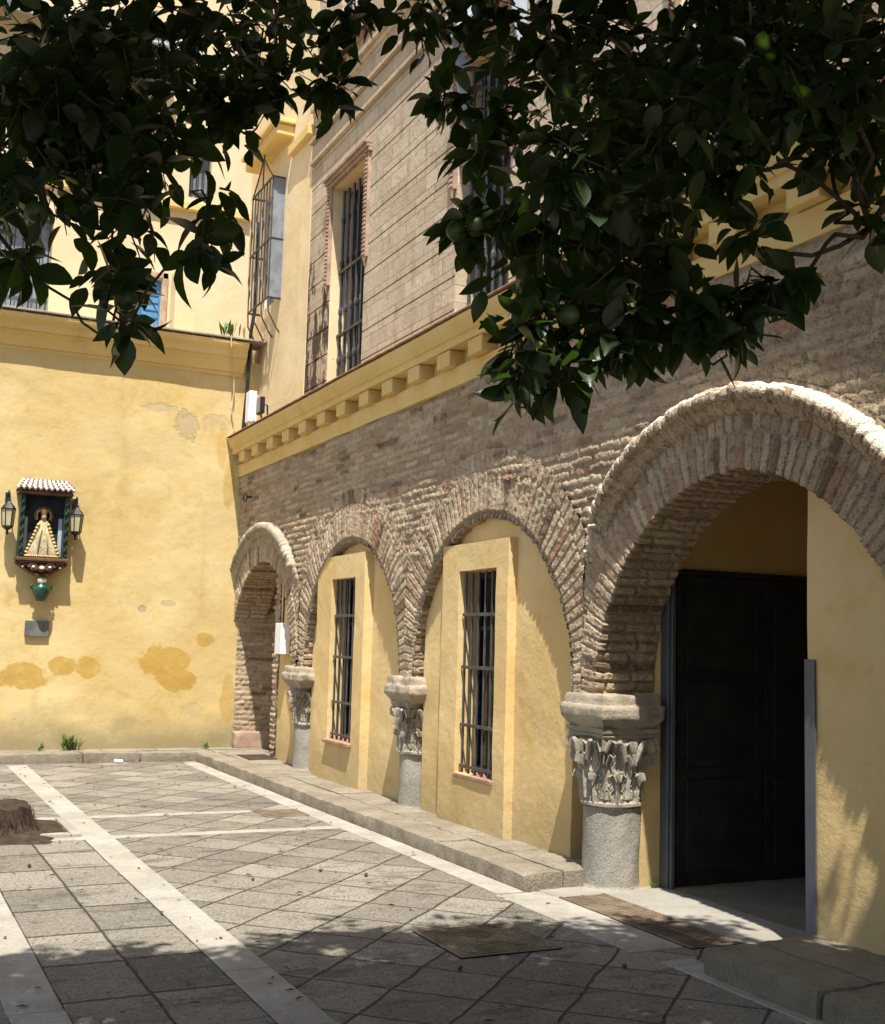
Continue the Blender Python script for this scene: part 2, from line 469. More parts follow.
MT['gold'] = m_paint('gilt', (.60, .42, .13), .4, .5, .35, .3, .003)
MT['silver'] = m_paint('silver_brocade', (.46, .39, .25), .55, .4, .1, .35, .004)
MT['darkgreen'] = m_paint('dark_green_wood', (.016, .045, .030), .45, .4, 0, .3)
MT['woodbrown'] = m_paint('carved_brown_wood', (.13, .065, .035), .55, .35, 0, .4, .003)
MT['skin'] = m_paint('statue_skin', (.42, .25, .16), .6, .3, 0, .1)
MT['amber'] = m_paint('amber_lamp_glass', (.46, .40, .24), .25, .5, 0, .15)
MT['navy'] = m_paint('navy_backcloth', (.018, .022, .032), .7, .2, 0, .4)
MT['roofwhite'] = m_paint('glazed_white_tile', (.72, .70, .66), .3, .5, 0, .1)
MT['stump'] = m_stone('palm_stump', (.05, .035, .024), (.10, .072, .048), (.02, .015, .011), 4, .03)
MT['debris'] = m_paint('dry_leaf', (.10, .075, .035), .85, .2, 0, .4)
MT['weed'] = m_leaf('weed_leaf', (.09, .14, .03), (.17, .22, .055))
MT['cable'] = m_paint('pale_cable', (.55, .45, .27), .6, .3)
def m_ashlar():
    k = NT('pink_ashlar', .92, .15)
    x, y, z = k.sep()
    v = k.n('ShaderNodeCombineXYZ'); k.L(y, v.inputs[0]); k.L(z, v.inputs[1])
    b = k.n('ShaderNodeTexBrick'); k.L(v.outputs[0], b.inputs['Vector'])
    b.inputs['Scale'].default_value = 1.; b.inputs['Brick Width'].default_value = .46; b.inputs['Row Height'].default_value = .165
    b.inputs['Mortar Size'].default_value = .006; b.inputs['Mortar Smooth'].default_value = .3; b.inputs['Bias'].default_value = -.2
    b.inputs['Color1'].default_value = (.42, .33, .225, 1); b.inputs['Color2'].default_value = (.56, .465, .345, 1); b.inputs['Mortar'].default_value = (.26, .20, .135, 1)
    c = k.mix(k.ramp(k.noise(1.3, 6, .65), .4, .7, 0, .6), b.outputs['Color'], (.55, .46, .345))
    c = k.mix(k.ramp(k.noise(4, 6, .7, vec=k.stretch(1.5, 1.5, .35)), .50, .70, 0, .7), c, (.31, .235, .16))
    # black crust that has eaten the blocks near the corner and foot
    f = k.math('MULTIPLY', k.ramp(y, 11.9, 13.2), k.ramp(z, 6.9, 5.4))
    n = k.noise(3.3, 6, .7, vec=k.stretch(1, 1.7, .6))
    m = k.ramp(k.math('ADD', n, k.math('MULTIPLY', f, .13)), .585, .65, 0, .9)
    c = k.mix(k.math('MULTIPLY', f, .35), c, (.40, .27, .18))
    c = k.mix(k.math('MULTIPLY', m, k.ramp(f, .05, .4)), c, (.035, .026, .021))
    h = k.math('ADD', k.noise(12, 6, .65), k.math('MULTIPLY', b.outputs['Fac'], -.8))
    return k.out(c, k.bump(k.math('SUBTRACT', h, k.math('MULTIPLY', m, .5)), .012, .8))
MT['ashlar'] = m_ashlar()

# ------------------------------------------------------------------ layout (metres; x into the arcade, y along it, z up)
F = 4.55            # face of the brick arcade
BY = 16.2           # face of the courtyard's end wall
U = 4.75            # face of the upper storey
ARC = [5.55, 8.70, 11.82, 14.98]   # arch centres
ZC, R0, HALF = 1.24, 1.42, 1.57

# ------------------------------------------------------------------ ground
mb = MB(); mb.add([(-40, -30, 0), (60, -30, 0), (60, 60, 0), (-40, 60, 0)], [(0, 1, 2, 3)])
struct(mb.build('plaza_floor', MT['paving']))
def strip(x0, x1, y0, y1, z, along, step, mat, name, w=.006):
    m = MB(); a = (y0 if along == 'y' else x0); e = (y1 if along == 'y' else x1)
    while a < e - .05:
        L = min(e - a, step * random.uniform(.75, 1.3)); j = random.uniform(-.004, .004)
        q = [x0 + j, x1 + j, a + .004, a + L - .004] if along == 'y' else [a + .004, a + L - .004, y0 + j, y1 + j]
        m.bbox(q[0], q[1], q[2], q[3], z - .03, z + random.uniform(-.001, .0015), .003); a += L
    return struct(m.build(name, mat))
strip(1.70, 1.93, -3, 15.45, .006, 'y', 1.1, MT['marble'], 'marble_strip')
strip(.67, .90, -3, 9.8, .006, 'y', 1.1, MT['marble'], 'marble_strip')
strip(3.83, 4.03, -3, 5.25, .006, 'y', 1.2, MT['marble'], 'marble_strip')
strip(3.83, 4.03, 7.0, 15.4, .006, 'y', 1.2, MT['marble'], 'marble_strip')
strip(3.80, 4.14, 5.45, 6.98, .006, 'y', .8, MT['marble'], 'marble_strip')
strip(-6, 3.40, 10.96, 11.08, .005, 'x', 1.0, MT['marble'], 'marble_strip')
strip(-6, 3.83, 9.84, 9.97, .005, 'x', 1.0, MT['marble'], 'marble_strip')
# threshold in front of the big doorway
mb = MB()
for (y0, y1) in ((5.02, 5.9), (5.905, 6.84)): mb.bbox(4.50, 5.02, y0, y1, -.05, .006, .004)
mb.bbox(4.49, 5.02, 6.845, 7.06, -.05, .005, .004); mb.bbox(4.15, 4.495, 6.78, 7.06, -.05, .006, .004)
struct(mb.build('threshold_paving', MT['threshold']))
mb = MB(); mb.bbox(5.026, 8.5, 5.02, 6.86, -.05, .005, .004); struct(mb.build('passage_floor', MT['darkstone']))  # darker stone than the threshold: the passage's shade put into the colour
# kerbs and pavements: long stones, worn edges
def kerb(stones, name, mat):
    m = MB()
    for (x0, x1, y0, y1, z0, z1, nx, ny) in stones:
        m.add(*rough_block(x0, x1, y0, y1, z0, z1))
    return struct(m.build(name, mat, smooth=True))
def rough_block(x0, x1, y0, y1, z0, z1, st=.05, rnd=.022, amp=.010):
    """stone block with rounded, chipped edges"""
    import itertools
    nx = max(3, int((x1 - x0) / st)); ny = max(3, int((y1 - y0) / st)); nz = max(3, int((z1 - z0) / st) + 1)
    V = []; Fc = []; c0 = 0
    def face(fn, n, m):
        nonlocal c0
        for i in range(n + 1):
            for j in range(m + 1): V.append(fn(i / n, j / m))
        for i in range(n):
            for j in range(m):
                a = c0 + i * (m + 1) + j
                Fc.append((a, a + m + 1, a + m + 2, a + 1))
        c0 += (n + 1) * (m + 1)
    lx, ly, lz = x1 - x0, y1 - y0, z1 - z0
    face(lambda a, b: (x0 + a * lx, y0 + b * ly, z1), nx, ny)
    face(lambda a, b: (x0, y0 + a * ly, z0 + b * lz), ny, nz); face(lambda a, b: (x1, y0 + a * ly, z0 + b * lz), ny, nz)
    face(lambda a, b: (x0 + a * lx, y0, z0 + b * lz), nx, nz); face(lambda a, b: (x0 + a * lx, y1, z0 + b * lz), nx, nz)
    V = np.array(V)
    C = np.array([(x0 + x1) / 2, (y0 + y1) / 2, (z0 + z1) / 2]); H = np.array([lx, ly, lz]) / 2
    q = V - C; s = np.sign(q); r = min(rnd, H.min() * .9)
    over = np.maximum(np.abs(q) - (H - r), 0); n = np.linalg.norm(over, axis=1, keepdims=True)
    k = np.where(n > r, r / np.maximum(n, 1e-9), 1.)
    q = s * (np.minimum(np.abs(q), H - r) + over * k)
    V = q + C
    d = (fb(V[:, 0] * 9 + V[:, 2] * 5, V[:, 1] * 9 + V[:, 2] * 7, 3, 4) - .5) * 2 * amp
    d2 = (fb(V[:, 1] * 11 + 5, V[:, 2] * 14 + V[:, 0] * 6, 8, 4) - .5) * 2 * amp
    edge = (n[:, 0] > r * .2)
    V[:, 2] += np.where(V[:, 2] > z0 + .01, d * np.where(edge, 1.2, .5), 0); V[:, 0] += d2 * np.where(edge, 1.3, .7); V[:, 1] += d2 * .5
    return V, Fc
st = []
y = 7.02
while y < 15.55:
    L = min(random.uniform(.9, 1.5), 15.60 - y)
    st.append((4.03 + random.uniform(-.012, .012), 4.34, y, y + L - .008, -.05, .118 + random.uniform(-.006, .006), 6, 20)); y += L
x = 4.30
while x > -6:
    L = random.uniform(.7, 1.2)
    st.append((x - L + .008, x, 15.62, 15.94, -.05, .12 + random.uniform(-.006, .006), 10, 6)); x -= L
kerb(st, 'kerb', MT['granite'])
mb = MB()
y = 7.03
while y < 15.6:
    L = min(random.uniform(.5, .85), 15.61 - y)
    mb.add(*rough_block(4.345, 4.95, y, y + L - .006, -.05, .117 + random.uniform(-.005, .004), .07, .012, .007)); y += L
x = 5.1
while x > -6:
    L = random.uniform(.5, .9)
    mb.add(*rough_block(x - L + .006, x, 15.945, 16.3, -.05, .118 + random.uniform(-.004, .005), .07, .012, .006)); x -= L
mb.add(*rough_block(4.305, 5.1, 15.615, 15.94, -.05, .115, .07, .012, .006))
struct(mb.build('pavement', MT['granite'], smooth=True))
mb = MB()
for (y0, y1) in ((4.18, 4.985), (2.75, 4.165), (1.2, 2.735)):
    mb.add(*rough_block(3.885 + random.uniform(0, .012), 4.25, y0, y1, -.05, .135, .045, .03, .013))
    mb.add(*rough_block(4.255, 4.80, y0 + .02, y1 + .015, -.05, .132, .06, .02, .010))
struct(mb.build('stone_step', MT['darkstone'], smooth=True))

# ------------------------------------------------------------------ the arcade building
bld = thing('arcade_building', 'long building with old brick horseshoe arches below and a pinkish stone storey above', 'building', (F, 9.0, 0))

SKEW[0] = True
def relief(u, v, rh=.072, bl=.27, seed=0, worn=1.):
    """weathered brickwork: height, brick tone, mortar mask"""
    v2 = v + .016 * (fb(u * 1.3, v * 1.1, seed, 3) - .5) * 2
    row = np.floor(v2 / rh); fv = v2 / rh - row
    off = _h(row, row * 0 + 3, seed) * bl
    bb = (u + off) / bl; colm = np.floor(bb); fu = bb - colm
    t = _h(row, colm, seed + 1)
    rag = (fb(u * 26, v * 26, seed + 5, 3) - .5)
    ev = np.minimum(fv, 1 - fv) * rh; eu = np.minimum(fu, 1 - fu) * bl
    e = np.minimum(ev - .011, eu - .009) + rag * .020
    m = sst(-.002, .004, e)
    wear = sst(.42, .66, fb(u * 1.7 + 3, v * 2.2, seed + 7, 4)) * worn
    h = m * (.006 + .014 * _h(row, colm, seed + 2)) * (1 - .5 * wear) + rag * .015 + (fb(u * 60, v * 75, seed + 15, 2) - .5) * .010
    h = h + (fb(u * 2.3, v * 2.3, seed + 11, 4) - .5) * .035
    return h, t, m * (1 - .35 * wear) + .35 * wear * .6

# brick wall above and between the arches
us = np.concatenate([np.arange(.5, 4.0, .05), np.arange(4.0, 11.0, .0125), np.arange(11.0, BY + .17, .0165)])
vs = np.arange(1.22, 3.842, .0125)
Ug, Vg = np.meshgrid(us, vs, indexing='ij')
h, t, m = relief(Ug, Vg, seed=2)
h = h + .030 * sst(3.59, 3.60, Vg + .03 * (fb(Ug * 1.1, Ug * 0, 4, 3) - .5) * 2) * sst(.40, .5, fb(Ug * .6 + 2, Vg * 0, 9, 2) + .1)
P = np.stack([F - h, Ug, Vg], -1)
uc = (us[:-1] + us[1:]) / 2; vc = (vs[:-1] + vs[1:]) / 2
keep = np.ones((len(uc), len(vc)), bool)
for c in ARC:
    d = np.hypot(uc[:, None] - c, vc[None, :] - ZC)
    keep &= ~(d < R0 + .30) & ~((np.abs(uc[:, None] - c) < R0 + .1) & (vc[None, :] < ZC))
mb = MB(); mb.grid(P, keep, np.stack([t, m], -1))
mb.build('brick_wall', MT['brick'], bld, True)

def arch_ring(i, c, deep, hood):
    R0 = 1.42 if i < 3 else 1.37
    nv = 64
    th = np.linspace(-.06, math.pi + .06, 900 if i < 2 else 620)
    # radial and depth parameters in one continuous sheet: back edge of soffit -> arris -> outer edge of ring
    dep = np.linspace(deep, 0, max(6, int(deep / .014)))
    two = .215 if hood else .03
    outr = .52 if hood else .55
    rad = np.arange(0.004, outr, .0115)
    w = np.concatenate([-dep, rad])           # <0: inside the soffit
    T, Wd = np.meshgrid(th, w, indexing='ij')
    seg = T / math.pi * nv
    seg = seg + .25 * (fb(T * 3, Wd * 2, i, 2) - .5)
    k = np.floor(seg); f = seg - k
    order = np.where(Wd < two, 0, np.where(Wd < .39, 1, 2))
    kk = np.where(Wd < 0, k, np.where(order == 1, np.floor(seg + .5), k)); ff = np.where(order == 1, (seg + .5) - np.floor(seg + .5), f)
    tone = _h(kk, order * 1., 31 + i)
    rag = fb(T * 40, Wd * 34, 5 + i, 3) - .5
    e = np.minimum(ff, 1 - ff) * math.pi * (R0 + np.maximum(Wd, 0)) / nv - .009 + rag * .012
    mk = sst(-.002, .004, e)
    groove = sst(.0, .012, np.abs(Wd - two)) * sst(.0, .012, np.abs(Wd - .39))
    # soffit rows broken into bricks across the depth
    row_off = _h(k, k * 0 + 9, i)
    sb = (Wd + row_off * .25) / .25; fs = sb - np.floor(sb)
    es = np.minimum(fs, 1 - fs) * .25 - .010 + rag * .02
    mk = np.where(Wd < -.03, mk * sst(-.003, .006, es), mk * groove)
    hh = mk * (.006 + .007 * _h(kk, order * 1. + 4, 17 + i)) + rag * .010 + (fb(T * 110, Wd * 85, 6 + i, 2) - .5) * .007 + (fb(T * 4, Wd * 5, 21 + i, 3) - .5) * .018
    amp = np.where(Wd < 0, 1.5, 1.)
    hh = hh * amp
    step = np.where((Wd >= 0) & (Wd < two), -.012 if hood else .028, 0.)     # inner order set back a little
    soff = Wd <= 0
    jit = mk * (.016 * (_h(k, k * 0 + 2, 40 + i) - .3))
    rr = R0 + np.maximum(Wd, 0) - np.where(soff, hh * 1.0 + jit, np.exp(-np.maximum(Wd, 0) / .02) * (hh + jit))
    xx = F - .006 + np.where(soff, np.maximum(-Wd, 0) + np.where(Wd > -.02, step, 0), -hh + step)
    xx = xx - np.where(soff, np.exp(Wd / .03) * hh, 0)
    Y = c - rr * np.cos(T); Z = ZC + rr * np.sin(T)
    P = np.stack([xx, Y, Z], -1)
    tc = (T[:-1, :-1] + T[1:, 1:]) / 2; wc = (Wd[:-1, :-1] + Wd[1:, 1:]) / 2
    yc = c - (R0 + np.maximum(wc, 0)) * np.cos(tc)
    kp = (np.abs(yc - c) < HALF) & (yc < BY + .3)
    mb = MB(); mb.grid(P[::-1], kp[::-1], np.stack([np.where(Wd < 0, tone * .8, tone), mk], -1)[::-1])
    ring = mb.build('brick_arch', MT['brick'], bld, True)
    if not hood: return ring
    # projecting hood moulding of bricks on edge
    prof = np.array([(.375, .01), (.385, -.02), (.395, -.045), (.415, -.065), (.44, -.085), (.455, -.105), (.46, -.128), (.475, -.140), (.50, -.146), (.525, -.140), (.545, -.122), (.55, -.09), (.552, -.05), (.552, 0.0), (.55, .05)])
    sdt = np.linspace(0, len(prof) - 1, 34)
    pr_ = np.interp(sdt, range(len(prof)), prof[:, 0]); px_ = np.interp(sdt, range(len(prof)), prof[:, 1])
    th = np.linspace(math.radians(12 if i == 0 else 30), math.radians(149 if i == 0 else 163), 640)
    T, K = np.meshgrid(th, np.arange(len(sdt)), indexing='ij')
    nb = 86
    seg = T / math.pi * nb; k = np.floor(seg); f = seg - k
    e = np.minimum(f, 1 - f) * .075
    rag = fb(T * 60, K * .4, 77 + i, 3) - .5
    mk = sst(.003, .010, e + rag * .008)
    j = _h(k, k * 0, 61 + i); lost = (_h(k, k * 0 + 5, 62 + i) > .90) * .5
    if i == 3: px_ = px_ * .8
    sc = .88 + .12 * mk - .35 * lost + (j - .5) * .08
    rr = R0 - .065 + pr_[K] + (j - .5) * .016 + rag * .020 - (1 - mk) * .007 - lost * .03
    Te = (th[-1] - T) if i == 0 else (T - th[0])      # worn away towards its visible end
    sc = sc * (.02 + .98 * sst(0, .34, Te + .16 * (j - .5)))
    xx = F + np.where(px_[K] < 0, px_[K] * sc, px_[K]) + rag * .014
    Y = c - rr * np.cos(T); Z = ZC + rr * np.sin(T)
    P = np.stack([xx, Y, Z], -1)
    topm = sst(.505, .53, pr_[K]) * sst(.38, .48, fb(T * 7, K * .15, 3, 3))  # outer rim of the hood coloured paler, patchy by noise
    kp = ((Y < BY + .04)[:-1, :-1])
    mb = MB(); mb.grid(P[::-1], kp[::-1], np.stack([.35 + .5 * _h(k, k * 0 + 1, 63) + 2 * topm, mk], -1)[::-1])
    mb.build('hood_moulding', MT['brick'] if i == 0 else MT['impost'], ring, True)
    return ring
for i, c in enumerate(ARC):
    big = i in (0, 3)
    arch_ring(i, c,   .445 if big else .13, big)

# ---- columns
def acanthus(mb, c, zb, hgt, n, r_in, ang0, width, curl, c_r):
    """one ring of carved leaves with lobes, midrib and a curled tip"""
    for k in range(n):
        a = ang0 + 2 * math.pi * k / n
        nu, nw = 15, 11
        P = np.zeros((nu, nw, 3))
        for iu in range(nu):
            s = iu / (nu - 1)
            hgt_s = zb + hgt * (1 - (max(0, s - .80) / .2) ** 2 * .20) * min(1, s / .86) if s < .86 else zb + hgt * (1 - ((s - .86) / .14) ** 1.5 * .24)
            out = c_r(min(hgt_s, zb + hgt)) + .010 + curl * max(0, (s - .45) / .55) ** 2.2
            lob = 1 - .34 * abs(math.sin(s * math.pi * 4.0)) ** 2
            wd = width * (.78 + .32 * math.sin(s * math.pi * .75)) * lob * (1 if s < .75 else max(.25, 1 - ((s - .75) / .25) ** 2 * .72))
            for iw in range(nw):
                q = iw / (nw - 1) * 2 - 1
                fl = .017 * math.cos(q * math.pi * 3.0) - .024 * abs(q) ** 2.5 + (.010 if abs(q) < .15 else 0)
                fl *= .5 + .7 * s
                aa = a + q * wd / max(.12, out)
                rr = out + fl
                P[iu, iw] = (c[0] + rr * math.cos(aa), c[1] + rr * math.sin(aa), hgt_s - abs(q) * .018 * s)
        mb.grid(P)
        Q = P.copy(); Q[:, :, 0] = c[0] + (P[:, :, 0] - c[0]) * .86; Q[:, :, 1] = c[1] + (P[:, :, 1] - c[1]) * .86
        for e in (0, nw - 1): mb.grid(np.stack([P[:, e], Q[:, e]], 1))
        mb.grid(np.stack([P[-1], Q[-1] - np.array([0, 0, .02])], 1))
def capital(c, z0, z1, r, parent, rough):
    H = z1 - z0
    bell = lambda z: r * (1.0 + .20 * ((z - z0) / H) ** 2.0)
    mb = MB()
    mb.lathe([(r * 1.0, 0), (r * 1.10, .012), (r * 1.10, .03), (r, .04)] + [(bell(z0 + H * t), H * t) for t in np.linspace(.1, .86, 9)] + [(r * 1.2, H * .87)], (c[0], c[1], z0), 32)
    acanthus(mb, c, z0 + .03, H * .40, 8, r, 0.39, .082, .036, bell)
    acanthus(mb, c, z0 + .06, H * .60, 8, r, 0.0, .080, .050, bell)
    # tall leaves that curl out under the corners, a smaller leaf and a worn flower on each side
    A = r * 1.20
    acanthus(mb, c, z0 + .12, H * .665, 4, r, math.pi / 4, .115, .075, bell)
    acanthus(mb, c, z0 + .14, H * .60, 4, r, 0.0, .075, .040, bell)
    for k in range(4):
        b = k * math.pi / 2
        d = np.array([math.cos(b), math.sin(b), 0]); t = np.array([-d[1], d[0], 0]); C0 = np.array([c[0], c[1], 0])
        for sgn in (-1, 1):
            pts = []
            for s in np.linspace(0, 1, 10): pts.append(C0 + d * (bell(z0 + H * .82) + .006 + .022 * s) + t * sgn * (.045 + .075 * s) + np.array([0, 0, z0 + H * (.60 + .24 * math.sin(s * 1.9))]))
            mb.tube(pts, [.018, .020, .021, .021, .020, .019, .018, .016, .013, .008], 7)
    # abacus with concave sides
    V = []; n = 40
    for z, g in ((z0 + H * .865, .93), (z0 + H * .90, 1.0), (z0 + H * .93, .97), (z0 + H * .945, 1.03), (z1, 1.05)):
        row = []
        for q in range(n):
            an = 2 * math.pi * q / n
            m_ = max(abs(math.cos(an)), abs(math.sin(an)))
            sq = 1 / m_
            u_ = min(abs(math.cos(an)), abs(math.sin(an))) / m_
            rr = A * g * sq * (.86 + .14 * u_ ** 2); rr = min(rr, A * g * 1.33)
            row.append((c[0] + rr * math.cos(an), c[1] + rr * math.sin(an), z))
        V.append(row)
    P = np.array(V); P = np.concatenate([P, P[:, :1]], 1)
    mb.grid(P)
    cc = np.array([[(c[0], c[1], z1)] * P.shape[1]]); mb.grid(np.concatenate([P[-1:], cc], 0))
    cc = np.array([[(c[0], c[1], z0 + H * .865)] * P.shape[1]]); mb.grid(np.concatenate([cc, P[:1]], 0))
    mb.wobble(.004 + rough * .018, 14 - rough * 6, int(c[1] * 3))
    o = fixn(mb.build('capital', MT['capital'], parent, False))
    return o
COLS = [(4.70, 3.99, .0, .195, .54, 0.), (4.70, 7.00, .0, .195, .54, .15), (4.70, 10.24, .10, .175, .58, 1.0), (4.70, 13.40, .10, .16, .62, 1.2)]
def impost(mb, c, z0, z1, hx, hy, am, y_seed):
    n = 26
    lv = [(z0, .78), (z0 + .02, .82), (z0 + .075, .99), (z0 + .10, 1.), (z0 + .13, .995), (z0 + .155, 1.0), (z0 + .165, .92), (z0 + .17, .91), (z0 + .20, .915), (z1 - .01, .90), (z1, .87)]
    rows = []
    for z, g in lv:
        r_ = []
        for sd in range(4):
            for q in range(n):
                f_ = q / n * 2 - 1
                p = [(f_, -1), (1, f_), (-f_, 1), (-1, -f_)][sd]
                r_.append((c[0] + p[0] * hx * g, c[1] + p[1] * hy * g, z))
        rows.append(r_ + [r_[0]])
    P = np.array(rows)
    d = (fb(P[..., 1] * 13 + P[..., 0] * 7, P[..., 2] * 15 + P[..., 0] * 9, y_seed, 4) - .5) * 2 * am
    nrm = P - np.array([c[0], c[1], 0]); nrm[..., 2] = 0; nrm /= np.maximum(1e-6, np.linalg.norm(nrm, axis=-1, keepdims=True))
    P = P + nrm * d[..., None]; P[..., 2] += d * .5
    mb.grid(P)
    for row in (P[0], P[-1]):
        cc = np.array([[(c[0], c[1], row[0, 2])] * P.shape[1]]); mb.grid(np.concatenate([row[None], cc], 0))
for i, (cx, cy, zb, r, zc, rough) in enumerate(COLS):
    col = MB()
    def dsp(t, z): return .004 * math.sin(3 * t + z * 9) + .003 * math.sin(7 * t - 13 * z)
    col.lathe([(r * 1.02, 0)] + [(r * (1.01 - .015 * k / 14), (zc - zb) * k / 14) for k in range(15)] + [(r * 1.03, zc - zb), (.01, zc - zb + .004)], (cx, cy, zb), 40, dsp)
    cobj = col.build('column', MT['column'], bld, True)
    capital((cx, cy), zc, 1.065, r, cobj, rough)
    im = MB(); impost(im, (cx - .005, cy), 1.055, 1.29, .255 if i < 2 else .24, .265 if i < 2 else .30, .012 + .012 * min(1, rough), i * 7)
    fixn(im.build('impost', MT['impost'], cobj, True))

# ---- yellow infill walls
mpX = lambda X: (lambda u, v, w: (X + w, u, v))
def infill(y0, y1, z0, z1, X, dep, holes=()):
    mb = MB(); mb.panel(mpX(X), y0, y1, z0, z1, holes, dep, .12)
    mb.wobble(.010, 2.3, int(y0 * 5))
    return fixn(mb.build('plaster_wall', MT['plaster'], bld))
WIN = [(8.29, 9.50, 8.49, 9.18, .53, 2.22, 2.45), (11.38, 12.82, 11.64, 12.36, .55, 2.27, 2.52)]
XI, XB = 4.635, 4.555
infill(7.42, 10.02, .02, 2.78, XI, .30, [(8.49, 9.18, .53, 2.22)])
infill(10.42, 13.2, .02, 2.78, XI + .02, .30, [(11.64, 12.36, .55, 2.27)])
infill(13.55, 14.74, .02, 2.85, 4.70, .6)
infill(2.9, 5.05, .0, 2.85, 4.68, .55)
infill(-3, 2.89, .0, 4.0, 4.52, .5)
# core behind the columns, jambs and the lintel wall over the door
for (X, a, b, dd) in ((4.84, 6.87, 7.415, .32), (4.82, 10.025, 10.415, .2), (4.82, 13.205, 13.545, .2)):
    mb = MB(); mb.panel(mpX(X), a, b, .0, 1.3, (), dd, .15); mb.wobble(.008, 2.3, 4)
    fixn(mb.build('plaster_wall', MT['plaster'], bld))
mpYn = lambda Y: (lambda u, v, w: (u, Y + w, v))
mb = MB(); mb.panel(mpYn(6.87), 5.02, 8.4, .0, 3.3, (), .2, .3, False); mb.wobble(.006, 2.3, 6)
fixn(mb.build('passage_wall', MT['plaster'], bld))
mb = MB(); mb.panel(lambda u, v, w: (u, 5.04 - w, v), 5.15, 8.4, .0, 3.3, (), .2, .3, False); mb.wobble(.006, 2.3, 6)
mb.build('passage_wall', MT['plaster'], bld)
mb = MB(); mb.box(8.4, 8.6, 4.6, 7.2, .0, 3.4); mb.build('passage_wall', MT['plaster'], bld)
mb = MB(); mb.box(4.98, 8.6, 4.5, 7.4, 3.02, 3.2); mb.build('passage_ceiling', MT['cream'], bld)
mb = MB(); mb.box(4.665, 8.6, -3, BY - .02, 3.225, 4.355); mb.build('wall_core', MT['plaster'], bld)
mb = MB(); mb.box(4.97, 5.3, 6.985, 7.5, 1.25, 3.1); mb.box(5.005, 5.3, 6.872, 6.984, 1.25, 3.1); mb.build('wall_core', MT['plaster'], bld)
# far passage: brick jamb against the end wall, dark back
us = np.arange(4.58, 5.22, .016); vs = np.arange(.1, 2.95, .016)
Ug, Vg = np.meshgrid(us, vs, indexing='ij')
h, t, m = relief(Ug * 1.02, Vg, .068, .26, 14, .4)
P = np.stack([Ug, BY - .01 - h * .8, Vg], -1)
mb = MB(); mb.grid(P, None, np.stack([t * .75, m], -1)); mb.build('brick_jamb', MT['brick'], bld, True)
mb = MB(); mb.add(*rough_block(4.56, 5.2, BY - .20, BY - .02, .08, .34, .05, .03, .016)); mb.build('jamb_base_stone', MT['pinkstone'], bld, True)
us = np.arange(14.60, 14.80, .014); vs = np.arange(.1, 2.6, .014)
Ug, Vg = np.meshgrid(us, vs, indexing='ij')
h, t, m = relief(Ug, Vg, .068, .26, 19, .3)
rowj = _h(np.floor(Vg / .068), 0 * Vg, 4)
P = np.stack([4.695 - h - .002, np.where(Ug > 14.74, Ug - .04 + .09 * rowj, Ug), Vg], -1)
mb = MB(); mb.grid(P, None, np.stack([t, m], -1)); mb.build('brick_quoin', MT['brick'], bld, True)
mb = MB(); mb.box(5.25, 5.4, 13.0, 16.3, .1, 3.2); mb.build('recess_wall', MT['deep'], bld)
# ---- ground floor windows
def bar_grille(mb, X, y0, y1, z0, z1, nb, rails, r=.011):
    for k in range(nb):
        y = y0 + (y1 - y0) * k / (nb - 1); mb.tube([(X, y, z0), (X, y, z1)], r, 7)
    for z in rails:
        mb.bbox(X - .018, X - .006, y0 - .03, y1 + .03, z - .014, z + .014, .003)
for i, (b0, b1, o0, o1, z0, z1, zt) in enumerate(WIN):
    mb = MB(); mb.panel(mpX(XB), b0, b1, .03, zt, [(o0, o1, z0, z1)], .24, .12)
    mb.wobble(.007, 2.6, 30 + i)
    w = fixn(mb.build('window', MT['plaster'], bld))
    g = MB(); bar_grille(g, XB + .055, o0 + .04, o1 - .04, z0 - .02 + .03, z1 - .01, 6, [z0 + .06, z0 + .40, z0 + .88, z0 + 1.32])
    g.build('window_grille', MT['greyiron'], w)
    p = MB(); p.box(XB + .215, XB + .235, o0 - .02, o1 + .02, z0 - .02, z1 + .02); p.build('pane', MT['glass'], w)
    fr = MB()
    for (a, b, c, d) in ((o0, o0 + .05, z0, z1), (o1 - .05, o1, z0, z1), ((o0 + o1) / 2 - .03, (o0 + o1) / 2 + .03, z0, z1), (o0, o1, z0, z0 + .06), (o0, o1, z1 - .06, z1), (o0, o1, z1 - .5, z1 - .46)): fr.bbox(XB + .185, XB + .212, a, b, c, d, .004)
    fr.build('window_frame', MT['iron'], w)
    s = MB()
    if i: s.bbox(XB - .045, XB + .20, o0 - .03, o1 + .03, z0 - .035, z0 + .004, .006)
    else: s.bbox(XB - .012, XB + .20, o0 - .01, o1 + .01, z0 - .03, z0 + .004, .006)
    s.wobble(.003, 6, i); s.build('sill', MT['tile'], w)
# ---- big door: the leaf stands open against the far side of the passage, the steel frame behind the column
YD = 6.80
d = MB()
d.bbox(5.10, 5.86, YD, YD + .05, .009, 2.12, .004); d.bbox(5.868, 6.62, YD, YD + .05, .009, 2.12, .004)
door = d.build('door', MT['door'], bld)
d = MB()
for xb in (5.10, 5.868):
    for (a, b) in ((.10, .72), (.80, 1.38), (1.46, 2.04)): d.bbox(xb + .07, xb + .69, YD - .012, YD - .001, a, b, .010)
d.build('door_panel', MT['door'], door)
for z in (.3, 1.1, 1.9):
    d = MB(); d.tube([(5.095, YD - .012, z), (5.095, YD - .012, z + .14)], .014, 8); d.build('hinge', MT['iron'], door)
d = MB(); d.tube([(6.5, YD - .005, 1.0), (6.5, YD - .05, 1.0), (6.5, YD - .05, 1.14), (6.5, YD - .005, 1.14)], .009, 7); d.build('handle', MT['iron'], door)
